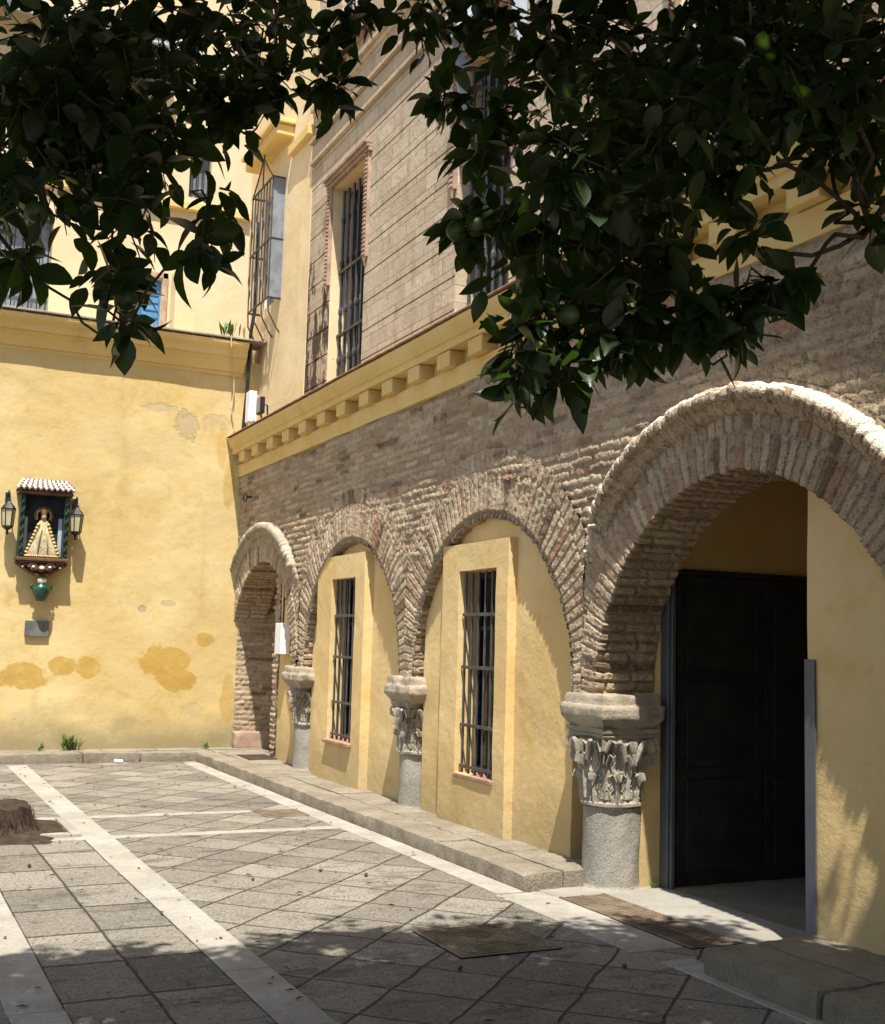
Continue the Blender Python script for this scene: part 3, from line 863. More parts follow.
d = MB(); d.bbox(5.003, 5.075, YD - .02, 6.868, 0.0, 2.16, .006); d.bbox(5.02, 5.05, YD - .045, YD - .021, 0.0, 2.15, .004); d.build('door_frame', MT['steel'], bld)
d = MB(); d.bbox(5.08, 6.66, YD - .015, 6.868, 2.125, 2.165, .005); d.build('door_frame', MT['iron'], bld)
d = MB()
d.bbox(4.662, 4.672, 4.985, 5.066, .0, 1.57, .003); d.bbox(4.664, 4.95, 5.058, 5.067, .0, 1.57, .003)
d.build('corner_guard', MT['steel'], bld)

# ---- cornice over the arcade
prof = [(4.70, 3.83), (4.500, 3.835), (4.498, 3.86), (4.494, 3.89), (4.488, 3.945), (4.484, 3.975), (4.478, 3.98), (4.478, 3.992), (4.550, 3.994), (4.550, 4.140), (4.390, 4.140), (4.388, 4.15), (4.388, 4.205), (4.372, 4.212), (4.362, 4.228), (4.340, 4.265), (4.322, 4.31), (4.316, 4.345), (4.70, 4.365)]
mb = MB(); ys = np.arange(-3, BY + .001, .24)
rows = np.array([[(a, y, b) for (a, b) in prof + prof[:1]] for y in ys])
mb.grid(rows.transpose(1, 0, 2)); mb.wobble(.009, 1.6, 5)
cor = fixn(mb.build('cornice', MT['cornice'], bld))
mb = MB(); mb.bbox(4.300, 4.72, -3, BY, 4.368, 4.384, .004); mb.wobble(.004, 3, 2); mb.build('cornice_tiles', MT['tile'], cor)
den = None
y = 15.75
while y > 1:
    if den is None:
        m2 = MB()
        m2.bbox(4.404, 4.555, y - .13, y + .13, 3.999, 4.1385, .005)
        den = m2.build('dentil', MT['cornice'], cor); y_first = y
    else:
        o = den.copy(); COL.objects.link(o); o.parent = cor; o.location = (.0115 * (y - y_first) + random.uniform(-.006, .004), y - y_first + random.uniform(-.02, .02), 0)
    y -= .645

# ---- upper storey: coursed stone with open joints, plaster bay at the end
UW = [(12.22, 13.38, 4.2, 7.10), (8.76, 9.84, 4.55, 7.10), (5.26, 6.34, 4.55, 7.10)]
UW3 = [(12.3, 13.3, 8.75, 11.2), (8.8, 9.8, 8.75, 11.2), (5.3, 6.3, 8.75, 11.2)]
mb = MB()
mb.panel(mpX(U + .02), -3, 14.2, 4.2, 13, UW + UW3, .34, .5)
z = 4.39
while z < 12.8:
    top = min(z + .328, 12.9) - .02
    cuts = sorted((a, b, c, d) for (a, b, c, d) in UW + UW3 if c < top - .02 and d > z + .02)
    y = -3
    for (a, b, c, d) in cuts:
        mb.panel(mpX(U), y, a, z, top, (), .03, .6)
        if c > z: mb.panel(mpX(U), a + .0005, b - .0005, z, c, (), .03, .6)
        if d < top: mb.panel(mpX(U), a + .0005, b - .0005, d, top, (), .03, .6)
        y = b
    mb.panel(mpX(U), y, 14.2, z, top, (), .03, .6)
    z += .328
mb.wobble(.004, 1.5, 3)
up = fixn(mb.build('ashlar_wall', MT['ashlar'], bld))
mb = MB(); mb.panel(mpX(U - .005), 14.21, 17.1, 4.2, 13, [(15.42, 16.28, 6.25, 7.9)], .3, .3); mb.wobble(.008, 1.7, 8)
bay = fixn(mb.build('plaster_bay', MT['cream'], bld))
# string courses between the storeys
mb = MB()
for (zb, zt, o) in ((7.66, 7.72, .05), (7.725, 7.93, .025), (7.935, 7.99, .07), (8.30, 8.36, .035), (8.365, 8.43, .075)): mb.bbox(U - o, U + .03, -3, 14.19, zb, zt, .006)
mb.wobble(.003, 2, 5); mb.build('string_course', MT['ashlar'], bld)
def upper_window(a, b, c, d, first):
    mb = MB()
    X = U + .012
    # pale plastered reveal
    for uu in (a + .001, b - .001): mb.grid(np.array([[(X - .003 + w, uu, v) for w in np.linspace(0, .3, 4)] for v in np.linspace(c, d, 12)]))
    mb.grid(np.array([[(X - .003 + w, u, d - .001) for w in np.linspace(0, .3, 4)] for u in np.linspace(a, b, 5)]))
    w_ = fixn(mb.build('upper_window', MT['cream'], bld))
    for uu in (a - .10, b):
        fr = MB()
        fr.bbox(U - .035, U + .01, uu, uu + .10, d - 1.22, d + .10, .004)
        z = d - 1.2
        while z < d + .05:
            fr.bbox(U - .055, U - .036, uu + .018, uu + .082, z, z + .028, .004); z += .05
        fr.tube([(U - .02, uu + .05, d - 1.22), (U - .02, uu + .05, d - 1.32)], [.03, .005], 6)
        fr.build('side_trim', MT['terra'], w_)
    fr = MB()
    for (o, z0, z1) in ((.045, d + .0, d + .04), (.07, d + .045, d + .08), (.10, d + .085, d + .125)): fr.bbox(U - o, U + .01, a - .13, b + .13, z0, z1, .004)
    fr.build('lintel', MT['terra'], w_)
    p = MB(); p.box(U + .27, U + .29, a, b, c, d); p.build('pane', MT['glass'], w_)
    g = MB(); n = 7
    for k in range(n):
        y = a + .06 + (b - a - .12) * k / (n - 1)
        for (z0, z1, r) in ((c, d - .05, .017),): g.tube([(U + .13, y, z0), (U + .13, y, z1)], r, 7)
        for zz in (c + .55, c + 1.15, c + 1.75, c + 2.3): g.tube([(U + .13, y, zz - .05), (U + .13, y, zz - .02), (U + .13, y, zz + .02), (U + .13, y, zz + .05)], [.017, .027, .027, .017], 7)
    for zz in (c + .86, c + 1.64): g.bbox(U + .105, U + .155, a, b, zz - .016, zz + .016, .004)
    g.build('window_grille', MT['greyiron'], w_)
    return w_
for k, (a, b, c, d) in enumerate(UW): upper_window(a, b, max(c, 4.4), d, k == 0)
for (a, b, c, d) in UW3:
    p = MB(); p.box(U + .22, U + .25, a, b, c, d); w_ = p.build('upper_window', MT['paleglass'], bld)
    g = MB()
    for k in range(8):
        y = a + .05 + (b - a - .1) * k / 7; g.tube([(U + .05, y, c), (U + .05, y, c + 1.05)], .012, 6)
    g.bbox(U + .03, U + .07, a, b, c + 1.05, c + 1.08, .004); g.build('railing', MT['iron'], w_)
    fr = MB(); fr.bbox(U - .10, U + .03, a - .2, b + .2, c - .12, c - .02, .006); fr.build('sill', MT['terra'], w_)
    fr = MB()
    for (u0, u1, v0, v1) in ((a, a + .06, c, d), (b - .06, b, c, d), ((a + b) / 2 - .03, (a + b) / 2 + .03, c, d), (a, b, c + 1.5, c + 1.56)): fr.bbox(U + .18, U + .215, u0, u1, v0, v1, .004)
    fr.build('window_frame', MT['white'], w_)
# sheet-metal rain hood over the second upper window
mb = MB()
a, b = 8.50, 9.70
mb.add([(U, a, 7.62), (U, b, 7.62), (4.56, b, 7.28), (4.56, a, 7.28), (U, a, 7.60), (U, b, 7.60), (4.56, b, 7.25), (4.56, a, 7.25)], [(0, 1, 2, 3), (4, 7, 6, 5), (3, 2, 6, 7), (0, 3, 7, 4), (1, 5, 6, 2)])
for yy in (a + .02, b - .04):
    mb.prism([(U, 7.60), (4.58, 7.26), (4.585, 7.10), (4.66, 6.75), (U, 6.35)], yy, yy + .02, lambda p, q, y: (p, y, q))
fixn(mb.build('rain_hood', MT['grey'], bld))
# projecting bay grille at the end of the upper storey
w_ = MB(); w_.box(U + .10, U + .12, 15.42, 16.28, 6.25, 7.9); win = w_.build('bay_window', MT['paleglass'], bld)
fr = MB()
for (u0, u1, v0, v1) in ((15.42, 15.48, 6.25, 7.9), (16.22, 16.28, 6.25, 7.9), (15.82, 15.88, 6.25, 7.9), (15.42, 16.28, 6.25, 6.31), (15.42, 16.28, 7.84, 7.9)): fr.bbox(U + .06, U + .098, u0, u1, v0, v1, .004)
fr.build('window_frame', MT['white'], win)
g = MB(); XG = 4.565; GA, GB = 15.36, 16.34
for z in (6.22, 7.05, 7.92):
    for (p, q) in (((U, GA), (XG, GA)), ((XG, GA), (XG, GB)), ((XG, GB), (U, GB))): g.tube([(p[0], p[1], z), (q[0], q[1], z)], .016, 6)
for k in range(8):
    y = GA + (GB - GA) * k / 7; g.tube([(XG, y, 6.22), (XG, y, 7.92)], .0105, 6)
    if k % 2 == 1:
        for zz in (6.6, 7.45): g.tube([(XG, y + .06 * math.sin(t_), zz + .18 * t_ / 3) for t_ in np.linspace(-3, 3, 13)], .008, 5)
for y in (GA, GA + .32, GA + .66, GB): g.tube([(XG, y, 6.22), (XG + .01, y, 6.02), (U - .05, y, 5.80), (U, y, 5.74)], .011, 6)
g.tube([(XG, 15.85, 7.92), (XG, 15.85, 8.42)], .011, 6)
for y in (GA, GB): g.tube([(XG, 15.85, 8.36), (XG, 15.85 + (y - 15.85) * .3, 8.2), (XG, y, 7.92)], .011, 6)
g.build('bay_grille', MT['greyiron'], win)
g = MB(); g.bbox(XG + .012, U, GA - .005, GA + .008, 6.23, 7.91, .002); g.build('side_pane', MT['paleglass'], win)
mb = MB(); mb.bbox(4.50, U, 15.05, 16.6, 8.40, 8.55, .01); mb.bbox(4.44, U, 15.0, 16.65, 8.555, 8.62, .01); mb.bbox(4.66, U, 14.2, 15.045, 8.10, 8.24, .01); mb.wobble(.004, 3, 3)
fixn(mb.build('window_hood', MT['cornice'], bld))
mb = MB(); mb.bbox(4.5, U + 1.0, -3, 17.2, 12.9, 13.2, .02); mb.build('eaves', MT['cornice'], bld)
SKEW[0] = False
# ------------------------------------------------------------------ end wall of the courtyard
bw = thing('courtyard_wall', 'tall sunlit yellow plastered end wall with ochre repair patches and a moulded cornice', 'wall', (0, BY, 0))
us = np.arange(-8, 4.98, .055); vs = np.arange(-.02, 5.5, .055)
Ug, Vg = np.meshgrid(us, vs, indexing='ij')
dz = (fb(Ug * .9, Vg * 1.3, 5, 4) - .5) * .034 + (fb(Ug * 3.5, Vg * 5.5, 8, 3) - .5) * .008
P = np.stack([Ug, BY - dz, Vg], -1)
mb = MB(); mb.grid(P[::-1]); mb.build('wall_face', MT['back'], bw, True)
mb = MB(); mb.box(-8, 4.74, BY + .05, 17.6, 0, 5.70); mb.build('wall_body', MT['cream'], bw)
prof = [(.10, 5.24), (-.01, 5.25), (-.03, 5.27), (-.03, 5.30), (-.055, 5.305), (-.06, 5.33), (-.075, 5.37), (-.11, 5.425), (-.15, 5.46), (-.16, 5.465), (-.16, 5.49), (-.185, 5.495), (-.19, 5.57), (-.215, 5.60), (-.25, 5.63), (-.262, 5.66), (-.265, 5.695), (.10, 5.72)]
xs = np.arange(-8, 4.73, .2)
rows = np.array([[(x, BY + a, b) for (a, b) in prof + prof[:1]] for x in xs])
mb = MB(); mb.grid(rows.transpose(1, 0, 2)); mb.wobble(.006, 1.7, 3); fixn(mb.build('cornice', MT['cornice'], bw))
mb = MB(); x = -8
while x < 4.7: mb.bbox(x, x + .27, BY - .29, BY + .25, 5.722, 5.742 + random.uniform(0, .008), .004); x += .275
mb.wobble(.004, 4, 4); mb.build('coping_tiles', MT['capital'], bw)

# ------------------------------------------------------------------ houses behind and above the end wall
tb = thing('terrace_house', 'cream plastered house with a blue door, set back above the yellow end wall', 'building', (3, 17.6, 5.7))
mpY = lambda Y: (lambda u, v, w: (u, Y + w, v))
mb = MB(); mb.panel(mpY(17.6), -8, 5.35, 5.5, 13.2, [(3.12, 3.70, 5.78, 6.90), (1.2, 2.1, 5.78, 7.6), (4.02, 4.36, 8.25, 9.2), (2.4, 3.2, 8.6, 10.1), (.2, 1.1, 8.6, 10.1), (-2.5, -1.6, 6.2, 7.6)], .25, .3)
mb.wobble(.012, 1.2, 5); fixn(mb.build('wall', MT['pale'], tb))
mb = MB(); mb.box(3.1, 3.72, 17.72, 17.78, 5.7, 6.92)
mb2 = MB(); mb2.bbox(3.12, 3.405, 17.66, 17.715, 5.78, 6.9, .004); mb2.bbox(3.415, 3.70, 17.66, 17.715, 5.78, 6.9, .004)
dr = mb2.build('door', MT['blue'], tb)
mb = MB()
for k in range(9): mb.bbox(3.15, 3.38, 17.645, 17.658, 5.85 + k * .115, 5.93 + k * .115, .004); mb.bbox(3.44, 3.67, 17.645, 17.658, 5.85 + k * .115, 5.93 + k * .115, .004)
mb.build('slats', MT['blue'], dr)
mb = MB()
for (a, b, c, d) in ((3.04, 3.12, 5.75, 7.0), (3.70, 3.78, 5.75, 7.0), (3.04, 3.78, 6.91, 7.0)): mb.bbox(a, b, 17.565, 17.62, c, d, .006)
mb.build('door_surround', MT['terra'], dr)
for (a, b, c, d) in ((1.2, 2.1, 5.78, 7.6), (4.02, 4.36, 8.25, 9.2), (2.4, 3.2, 8.6, 10.1), (.2, 1.1, 8.6, 10.1), (-2.5, -1.6, 6.2, 7.6)):
    p = MB(); p.box(a, b, 17.8, 17.83, c, d); w_ = p.build('window', MT['paleglass'], tb)
    g = MB()
    n = max(4, int((b - a) / .11))
    for k in range(n): g.tube([(a + .04 + (b - a - .08) * k / (n - 1), 17.66, c), (a + .04 + (b - a - .08) * k / (n - 1), 17.66, d)], .010, 6)
    for zz in (c + .1, (c + d) / 2, d - .1): g.bbox(a, b, 17.65, 17.67, zz - .012, zz + .012, .003)
    g.build('window_grille', MT['iron'], w_)
# sloping chimney-like buttress next to the door, string course and tiled eaves
mb = MB(); mb.prism([(3.83, 5.7), (4.16, 5.7), (4.13, 6.45), (3.93, 6.95), (3.83, 7.0)], 17.30, 17.62, lambda a, b, y: (a, y, b)); mb.wobble(.01, 3, 2)
fixn(mb.build('buttress', MT['pale'], tb))
mb = MB(); mb.bbox(-8, 5.3, 17.50, 17.62, 8.02, 8.14, .01); mb.bbox(-8, 5.3, 17.44, 17.62, 12.3, 12.5, .01); mb.build('string_course', MT['cornice'], tb)
mb = MB()
mb.add([(-8, 17.05, 10.35), (3.6, 17.05, 10.35), (3.6, 17.7, 10.62), (-8, 17.7, 10.62), (-8, 17.05, 10.28), (3.6, 17.05, 10.28), (3.6, 17.7, 10.55), (-8, 17.7, 10.55)], [(0, 1, 2, 3), (4, 7, 6, 5), (0, 4, 5, 1), (1, 5, 6, 2), (0, 3, 7, 4)])
x = -7.9
while x < 3.6:
    mb.tube([(x, 17.03, 10.37), (x, 17.68, 10.64)], .05, 6); x += .17
mb.build('roof', MT['grey'], tb)
mb = MB()
for k in range(24): mb.tube([(4.10 + k * .05, 17.52, 8.14), (4.10 + k * .05, 17.52, 8.24)], .006, 5)

# ------------------------------------------------------------------ shrine on the end wall
sx, sy = 2.03, BY - .03
sh = thing('wall_shrine', 'small glazed shrine with a tiled roof and a robed statue on the yellow end wall', 'shrine', (sx, sy, 2.5))
mb = MB(); mb.bbox(sx - .26, sx + .26, sy - .03, sy + .03, 2.55, 3.36, .004); mb.build('back_panel', MT['navy'], sh)
for s in (-1, 1):
    mb = MB()
    x = sx + s * .272
    mb.bbox(x - .03, x + .03, sy - .17, sy + .02, 2.55, 3.36, .004)
    pts = [(x + .016 * math.cos(t), sy - .18 + .012 * math.sin(t), 2.58 + .76 * t / 40) for t in np.linspace(0, 40, 90)]
    mb.tube(pts, .016, 5)
    mb.build('side_post', MT['darkgreen'], sh)
mb = MB(); mb.bbox(sx - .335, sx + .335, sy - .22, sy + .03, 3.362, 3.40, .006); mb.bbox(sx - .32, sx + .32, sy - .20, sy + .03, 3.402, 3.425, .004)
for k in range(15): mb.bbox(sx - .32 + k * .0435, sx - .298 + k * .0435, sy - .24, sy - .202, 3.395, 3.422, .003)
mb.build('eave', MT['woodbrown'], sh)
mb = MB(); mb.bbox(sx - .32, sx + .32, sy - .20, sy + .03, 2.512, 2.552, .006); mb.bbox(sx - .29, sx + .29, sy - .17, sy + .02, 2.49, 2.51, .004); mb.build('shelf', MT['woodbrown'], sh)
rf = MB(); rw = MB()
for r_ in range(7):
    for k in range(21):
        t0 = r_ / 7
        hw = .35 - .09 * t0
        x = sx - hw + (k + .5 * (r_ % 2)) * (2 * hw / 20.6)
        y = sy - .25 + .22 * t0; z = 3.43 + .13 * t0
        m_ = rw if (k + r_) % 2 == 0 else rf
        m_.tube([(x, y - .012, z), (x, y + .05, z + .026)], [.021, .018], 7)
roof = rw.build('roof', MT['roofwhite'], sh, True); rf.build('dark_tile', MT['woodbrown'], roof, True)
mb = MB()
mb.add([(sx - .35, sy - .25, 3.425), (sx + .35, sy - .25, 3.425), (sx + .26, sy + .03, 3.56), (sx - .26, sy + .03, 3.56), (sx - .35, sy + .03, 3.425), (sx + .35, sy + .03, 3.425)], [(0, 1, 2, 3), (0, 4, 5, 1), (0, 3, 4), (1, 5, 2)])
mb.build('roof_board', MT['woodbrown'], roof)
# carved scroll bracket below
mb = MB()
def scroll(mb, cx, cz, r, turns, dirn, th, y):
    pts = [(cx + dirn * r * (1 - .8 * s) * math.cos(s * turns * 6.28), y, cz + r * (1 - .8 * s) * math.sin(s * turns * 6.28)) for s in np.linspace(0, 1, 22)]
    mb.tube(pts, [th * (1 - .4 * s) for s in np.linspace(0, 1, 22)], 6)
for s in (-1, 1):
    scroll(mb, sx + s * .10, 2.431, .058, 1.4, s, .022, sy - .16); scroll(mb, sx + s * .23, 2.452, .05, 1.3, -s, .018, sy - .13)
    mb.tube([(sx + s * .32, sy - .10, 2.488), (sx + s * .20, sy - .12, 2.402), (sx + s * .09, sy - .13, 2.344), (sx, sy - .14, 2.316)], [.022, .02, .022, .028], 6)
mb.lathe([(.001, -.05), (.04, -.03), (.055, 0), (.04, .03), (.001, .05)], (sx, sy - .18, 2.416), 10)
mb.prism([(sx - .30, 2.496), (sx + .30, 2.496), (sx + .16, 2.388), (sx, 2.308), (sx - .16, 2.388)], sy - .10, sy + .04, lambda a, b, y: (a, y, b))
mb.build('carved_bracket', MT['woodbrown'], sh, False)
for (ox, r_, yy) in ((0, .036, .205), (-.10, .022, .18), (.10, .022, .18), (-.23, .018, .15), (.23, .018, .15)):
    mb = MB(); mb.lathe([(.001, -r_ * .85), (r_ * .8, -r_ * .4), (r_, 0), (r_ * .8, r_ * .4), (.001, r_ * .85)], (sx + ox, sy - yy, 2.42 if abs(ox) < .05 else 2.435), 10)
    mb.build('bracket_boss', MT['roofwhite'], sh, True)
# statue, a thing standing in the shrine
stt = thing('statue', 'small crowned statue in a spreading silver and gold robe inside the shrine', 'statue', (sx, sy - .09, 2.55))
mb = MB()
V = []; n = 40
for z, rx in ((0, .205), (.03, .212), (.06, .205), (.14, .175), (.24, .135), (.33, .10), (.41, .072), (.47, .060), (.50, .035)):
    row = []
    for q in range(n + 1):
        a = 2 * math.pi * q / n; f_ = 1 + .05 * math.cos(9 * a) * (1 - z / .55)
        row.append((sx + rx * f_ * math.cos(a), sy - .085 + rx * .34 * f_ * math.sin(a), 2.552 + z))
    V.append(row)
mb.grid(np.array(V)); mb.build('robe', MT['silver'], stt, True)
mb = MB()
for k in range(26):
    a = math.pi + math.pi * k / 25; mb.lathe([(.001, -.018), (.017, -.008), (.019, .004), (.001, .018)], (sx + .212 * math.cos(a), sy - .085 + (.075 * math.sin(a)), 2.575), 6)
for s in (-1, 1):
    for k in range(9): mb.lathe([(.001, -.026), (.024, -.01), (.026, .006), (.001, .026)], (sx + s * (.195 - .0165 * k), sy - .105, 2.62 + .045 * k), 7)
    mb.tube([(sx + s * .03, sy - .15, 2.98), (sx + s * .05, sy - .165, 2.80), (sx + s * .06, sy - .165, 2.62)], .008, 5)
for k in range(30):
    a = random.uniform(math.pi * 1.05, math.pi * 1.95); z = random.uniform(.05, .40); r_ = np.interp(z, [0, .14, .33, .47], [.205, .175, .10, .06])
    mb.lathe([(.001, -.008), (.009, 0), (.001, .008)], (sx + r_ * math.cos(a), sy - .085 + r_ * .35 * math.sin(a), 2.552 + z), 5)
mb.build('robe_trim', MT['gold'], stt, True)
mb = MB(); mb.lathe([(.001, 0), (.02, .005), (.034, .03), (.037, .055), (.030, .085), (.001, .10)], (sx, sy - .095, 3.035), 12); mb.build('head', MT['skin'], stt, True)
mb = MB()
mb.tube([(sx + .085 * math.cos(t), sy - .07, 3.10 + .085 * math.sin(t)) for t in np.linspace(-.6, math.pi + .6, 26)], .008, 6)
for k in range(17):
    t = -.5 + (math.pi + 1.0) * k / 16; mb.tube([(sx + .088 * math.cos(t), sy - .07, 3.10 + .088 * math.sin(t)), (sx + .125 * math.cos(t), sy - .07, 3.10 + .125 * math.sin(t))], [.007, .002], 5)
mb.lathe([(.036, 0), (.040, .02), (.048, .05), (.03, .075), (.001, .085)], (sx, sy - .095, 3.115), 10)
mb.build('crown', MT['gold'], stt, True)
for s in (-1, 1):
    mb = MB(); mb.bbox(sx + s * .215 - .024, sx + s * .215 + .024, sy - .05, sy - .032, 2.58, 3.08, .003)
    mb.build('side_painting', MT['grey'], sh)
for k, (lx, lab) in enumerate(((1.585, 'iron wall lantern left of the shrine, cut by the photo edge'), (2.425, 'iron wall lantern with amber glass right of the shrine'))):
    ly = BY - .20; z0 = 2.80 + .02 * (1 - k)
    ln = thing('wall_lantern', lab, 'lantern', (lx, ly, z0), 'lanterns beside the wall shrine')
    b = MB()
    b.lathe([(.001, 0), (.012, .01), (.020, .035), (.012, .055), (.05, .085), (.068, .10), (.068, .115), (.05, .118)], (lx, ly, z0), 6)
    b.lathe([(.085, .325), (.092, .335), (.070, .37), (.035, .41), (.022, .43), (.026, .45), (.001, .47)], (lx, ly, z0), 6)
    for q in range(6):
        a = math.pi / 3 * q; b.tube([(lx + .066 * math.cos(a), ly + .066 * math.sin(a), z0 + .11), (lx + .084 * math.cos(a), ly + .084 * math.sin(a), z0 + .33)], .007, 5)
    b.build('lantern_cage', MT['iron'], ln)
    g = MB(); g.lathe([(.058, .118), (.075, .325)], (lx, ly, z0), 6); g.build('lantern_glass', MT['amber'], ln)
    b = MB(); b.tube([(lx, ly, z0 + .46), (lx, ly, z0 + .53), (lx, ly + .06, z0 + .57), (lx, ly + .14, z0 + .54), (lx, BY, z0 + .48)], .010, 6); b.bbox(lx - .03, lx + .03, BY - .03, BY + .01, z0 + .42, z0 + .56, .004)
    b.build('bracket', MT['iron'], ln)
px_, py_, PZ = 2.05, BY - .15, 2.0
pot = thing('wall_pot', 'green glazed jar hanging on the yellow wall under the shrine', 'pot', (px_, py_, PZ))
mb = MB(); mb.lathe([(.001, 0), (.062, .005), (.078, .05), (.105, .12), (.112, .16), (.095, .20), (.070, .215), (.082, .24), (.070, .243), (.055, .22)], (px_, py_, PZ), 24)
for s in (-1, 1): mb.tube([(px_ + s * .105, py_, PZ + .20), (px_ + s * .128, py_, PZ + .205), (px_ + s * .126, py_, PZ + .165), (px_ + s * .105, py_, PZ + .16)], .014, 6)
mb.build('jar', MT['green'], pot, True)
mb = MB(); mb.lathe([(.065, .23), (.055, .25), (.060, .28), (.045, .30), (.001, .305)], (px_, py_, PZ), 14); mb.tube([(px_, py_ + .02, PZ + .25), (px_, BY, PZ + .28)], .012, 6); mb.build('jar_neck', MT['silver'], pot, True)
mb = MB(); mb.bbox(1.895, 2.185, BY - .045, BY + .02, 1.555, 1.755, .004); pq = mb.build('wall_plaque', MT['plaque']); tag(pq, 'dark grey blank slab fixed low on the yellow wall below the green jar', 'plaque')

SKEW[0] = True
# ------------------------------------------------------------------ small fittings
mb = MB(); mb.bbox(4.56, 4.68, 14.14, 14.38, 1.42, 1.80, .006)
o = mb.build('meter_box', MT['white']); tag(o, 'white meter box on the wall inside the farthest arch', 'meter box')
mb = MB(); mb.tube([(4.62, 14.26, 1.81), (4.63, 14.26, 2.5)], .012, 6); o = mb.build('conduit', MT['iron']); tag(o, 'thin dark conduit running up from the white meter box', 'conduit')
fl = thing('floodlight', 'black floodlight standing on the arcade cornice near the corner', 'floodlight', (4.45, 14.9, 4.39))
mb = MB(); mb.bbox(4.36, 4.42, 14.78, 14.98, 4.50, 4.72, .01); mb.build('lamp_head', MT['iron'], fl)
mb = MB(); mb.bbox(4.353, 4.359, 14.80, 14.96, 4.52, 4.70, .002); mb.build('lens', MT['paleglass'], fl)
mb = MB(); mb.tube([(4.45, 14.74, 4.386), (4.44, 14.74, 4.60), (4.41, 14.76, 4.61)], .012, 6); mb.tube([(4.45, 15.02, 4.386), (4.44, 15.02, 4.60), (4.41, 15.0, 4.61)], .012, 6); mb.tube([(4.45, 14.6, 4.40), (4.45, 15.1, 4.40)], .014, 6); mb.build('stand', MT['iron'], fl)
mb = MB(); mb.bbox(4.47, 4.58, 15.72, 15.90, 4.55, 4.98, .008); o = mb.build('junction_box', MT['white']); tag(o, 'white junction box in the corner above the arcade cornice', 'junction box')
mb = MB()
for k in range(7):
    x0 = 4.52 + random.uniform(-.1, .15); y0 = 15.8 + random.uniform(-.25, .25)
    mb.tube([(x0, y0, 4.55), (x0 + random.uniform(-.05, .05), y0 + random.uniform(-.1, .1), 4.47), (x0 + random.uniform(-.08, .08), y0 - .1, 4.40), (x0, y0 - .25, 4.395)], .008, 5)
o = mb.build('cable_bundle', MT['iron']); tag(o, 'tangle of dark cables below the white junction box', 'cable')
SKEW[0] = False
mb = MB(); mb.tube([(4.33, BY - .29, 5.74), (4.34, BY - .285, 5.6), (4.38, BY - .20, 5.42), (4.45, BY - .07, 5.26), (4.47, BY - .05, 5.0), (4.44, BY - .05, 4.8), (4.50, BY - .05, 4.55), (4.47, BY - .05, 4.4)], .010, 6)
o = mb.build('wall_cable', MT['cable']); tag(o, 'pale loose cable hanging down the yellow end wall near the corner', 'cable')
mb = MB(); mb.tube([(4.70, 16.12, 7.5), (4.70, 16.10, 6.2), (4.66, 16.10, 5.9), (4.64, 16.1, 5.0), (4.6, 16.08, 4.4)], .026, 8); o = mb.build('drain_pipe', MT['iron']); tag(o, 'dark pipe in the corner between the end wall and the upper storey', 'pipe')

def blades(mb, c, n, L, spread, up=1.):
    att = []
    for k in range(n):
        a = random.uniform(0, 6.28); l = L * random.uniform(.5, 1.1); w = l * .10
        sp = spread * random.uniform(.1, 1.); d = Vector((math.cos(a) * sp, math.sin(a) * sp, up)).normalized(); sdv = Vector((-math.sin(a), math.cos(a), 0)) * w
        p0 = Vector(c) + Vector((random.gauss(0, L * .28), -abs(random.gauss(0, L * .12)), random.uniform(0, L * .35))); p1 = p0 + d * l * .6; p2 = p1 + (d + Vector((0, 0, -.45))).normalized() * l * .45
        mb.add([p0 - sdv * .4, p0 + sdv * .4, p1 + sdv, p1 - sdv, p2], [(0, 1, 2, 3), (3, 2, 4)], np.array([[random.random(), 0]] * 5))
for (c, n, L, lab) in (((2.53, 16.10, .11), 90, .16, 'bushy green weed at the foot of the yellow end wall'), ((2.16, 16.11, .11), 14, .10, 'sparse small weed left of the bushy one at the wall foot'), ((4.30, 16.10, .11), 22, .09, 'low green weed at the wall foot near the brick jamb'), ((4.32, 15.98, 5.735), 34, .20, 'dry weed growing on the end wall cornice near the corner'), ((1.15, 15.98, 5.735), 30, .24, 'tuft of green weed on the cornice at the left edge'), ((4.66, 7.16, .11), 24, .05, 'tiny weed at the foot of the yellow wall by the big column'), ((4.93, 6.83, .0), 26, .05, 'tiny weed beside the steel door frame')):
    mb = MB(); blades(mb, c, n, L, .8); o = mb.build('weed', MT['weed']); tag(o, lab, 'plant', 'weeds in the wall joints')

SKEW[0] = True
mb = MB(); mb.tube([(4.475, 15.72 + .085 * math.cos(t), 3.50 + .05 * math.sin(t)) for t in np.linspace(0, 6.283, 24)], .010, 6, cap=False); mb.tube([(4.56, 15.64, 3.5), (4.475, 15.64, 3.5)], .014, 6)
o = mb.build('iron_ring', MT['iron']); tag(o, 'small black iron ring fixed in the brick wall near the corner', 'ring')
SKEW[0] = False
# ---- ironwork in the ground
gr = thing('drain_grate', 'long rusty slotted drain grate in front of the big doorway', 'drain grate', (4.3, 6.1, 0))
mb = MB(); n = 34
for k in range(n): y = 5.42 + (6.75 - 5.42) * k / (n - 1); mb.bbox(4.165, 4.485, y - .011, y + .011, -.02, .010, .003)
mb.build('bars', MT['rust'], gr)
mb = MB()
for (a, b, c, d) in ((4.15, 4.172, 5.40, 6.77), (4.315, 4.33, 5.40, 6.77), (4.472, 4.495, 5.40, 6.77)): mb.bbox(a, b, c, d, -.02, .013, .003)
mb.build('frame', MT['rust'], gr)
mb = MB(); mb.box(4.15, 4.49, 5.40, 6.77, -.05, .0045); mb.build('shaft', MT['iron'], gr)
mh = thing('manhole_cover', 'square bronze coloured manhole cover with concentric square ridges', 'manhole cover', (3.2, 5.95, 0))
cx, cy, hw = 3.19, 5.95, .30
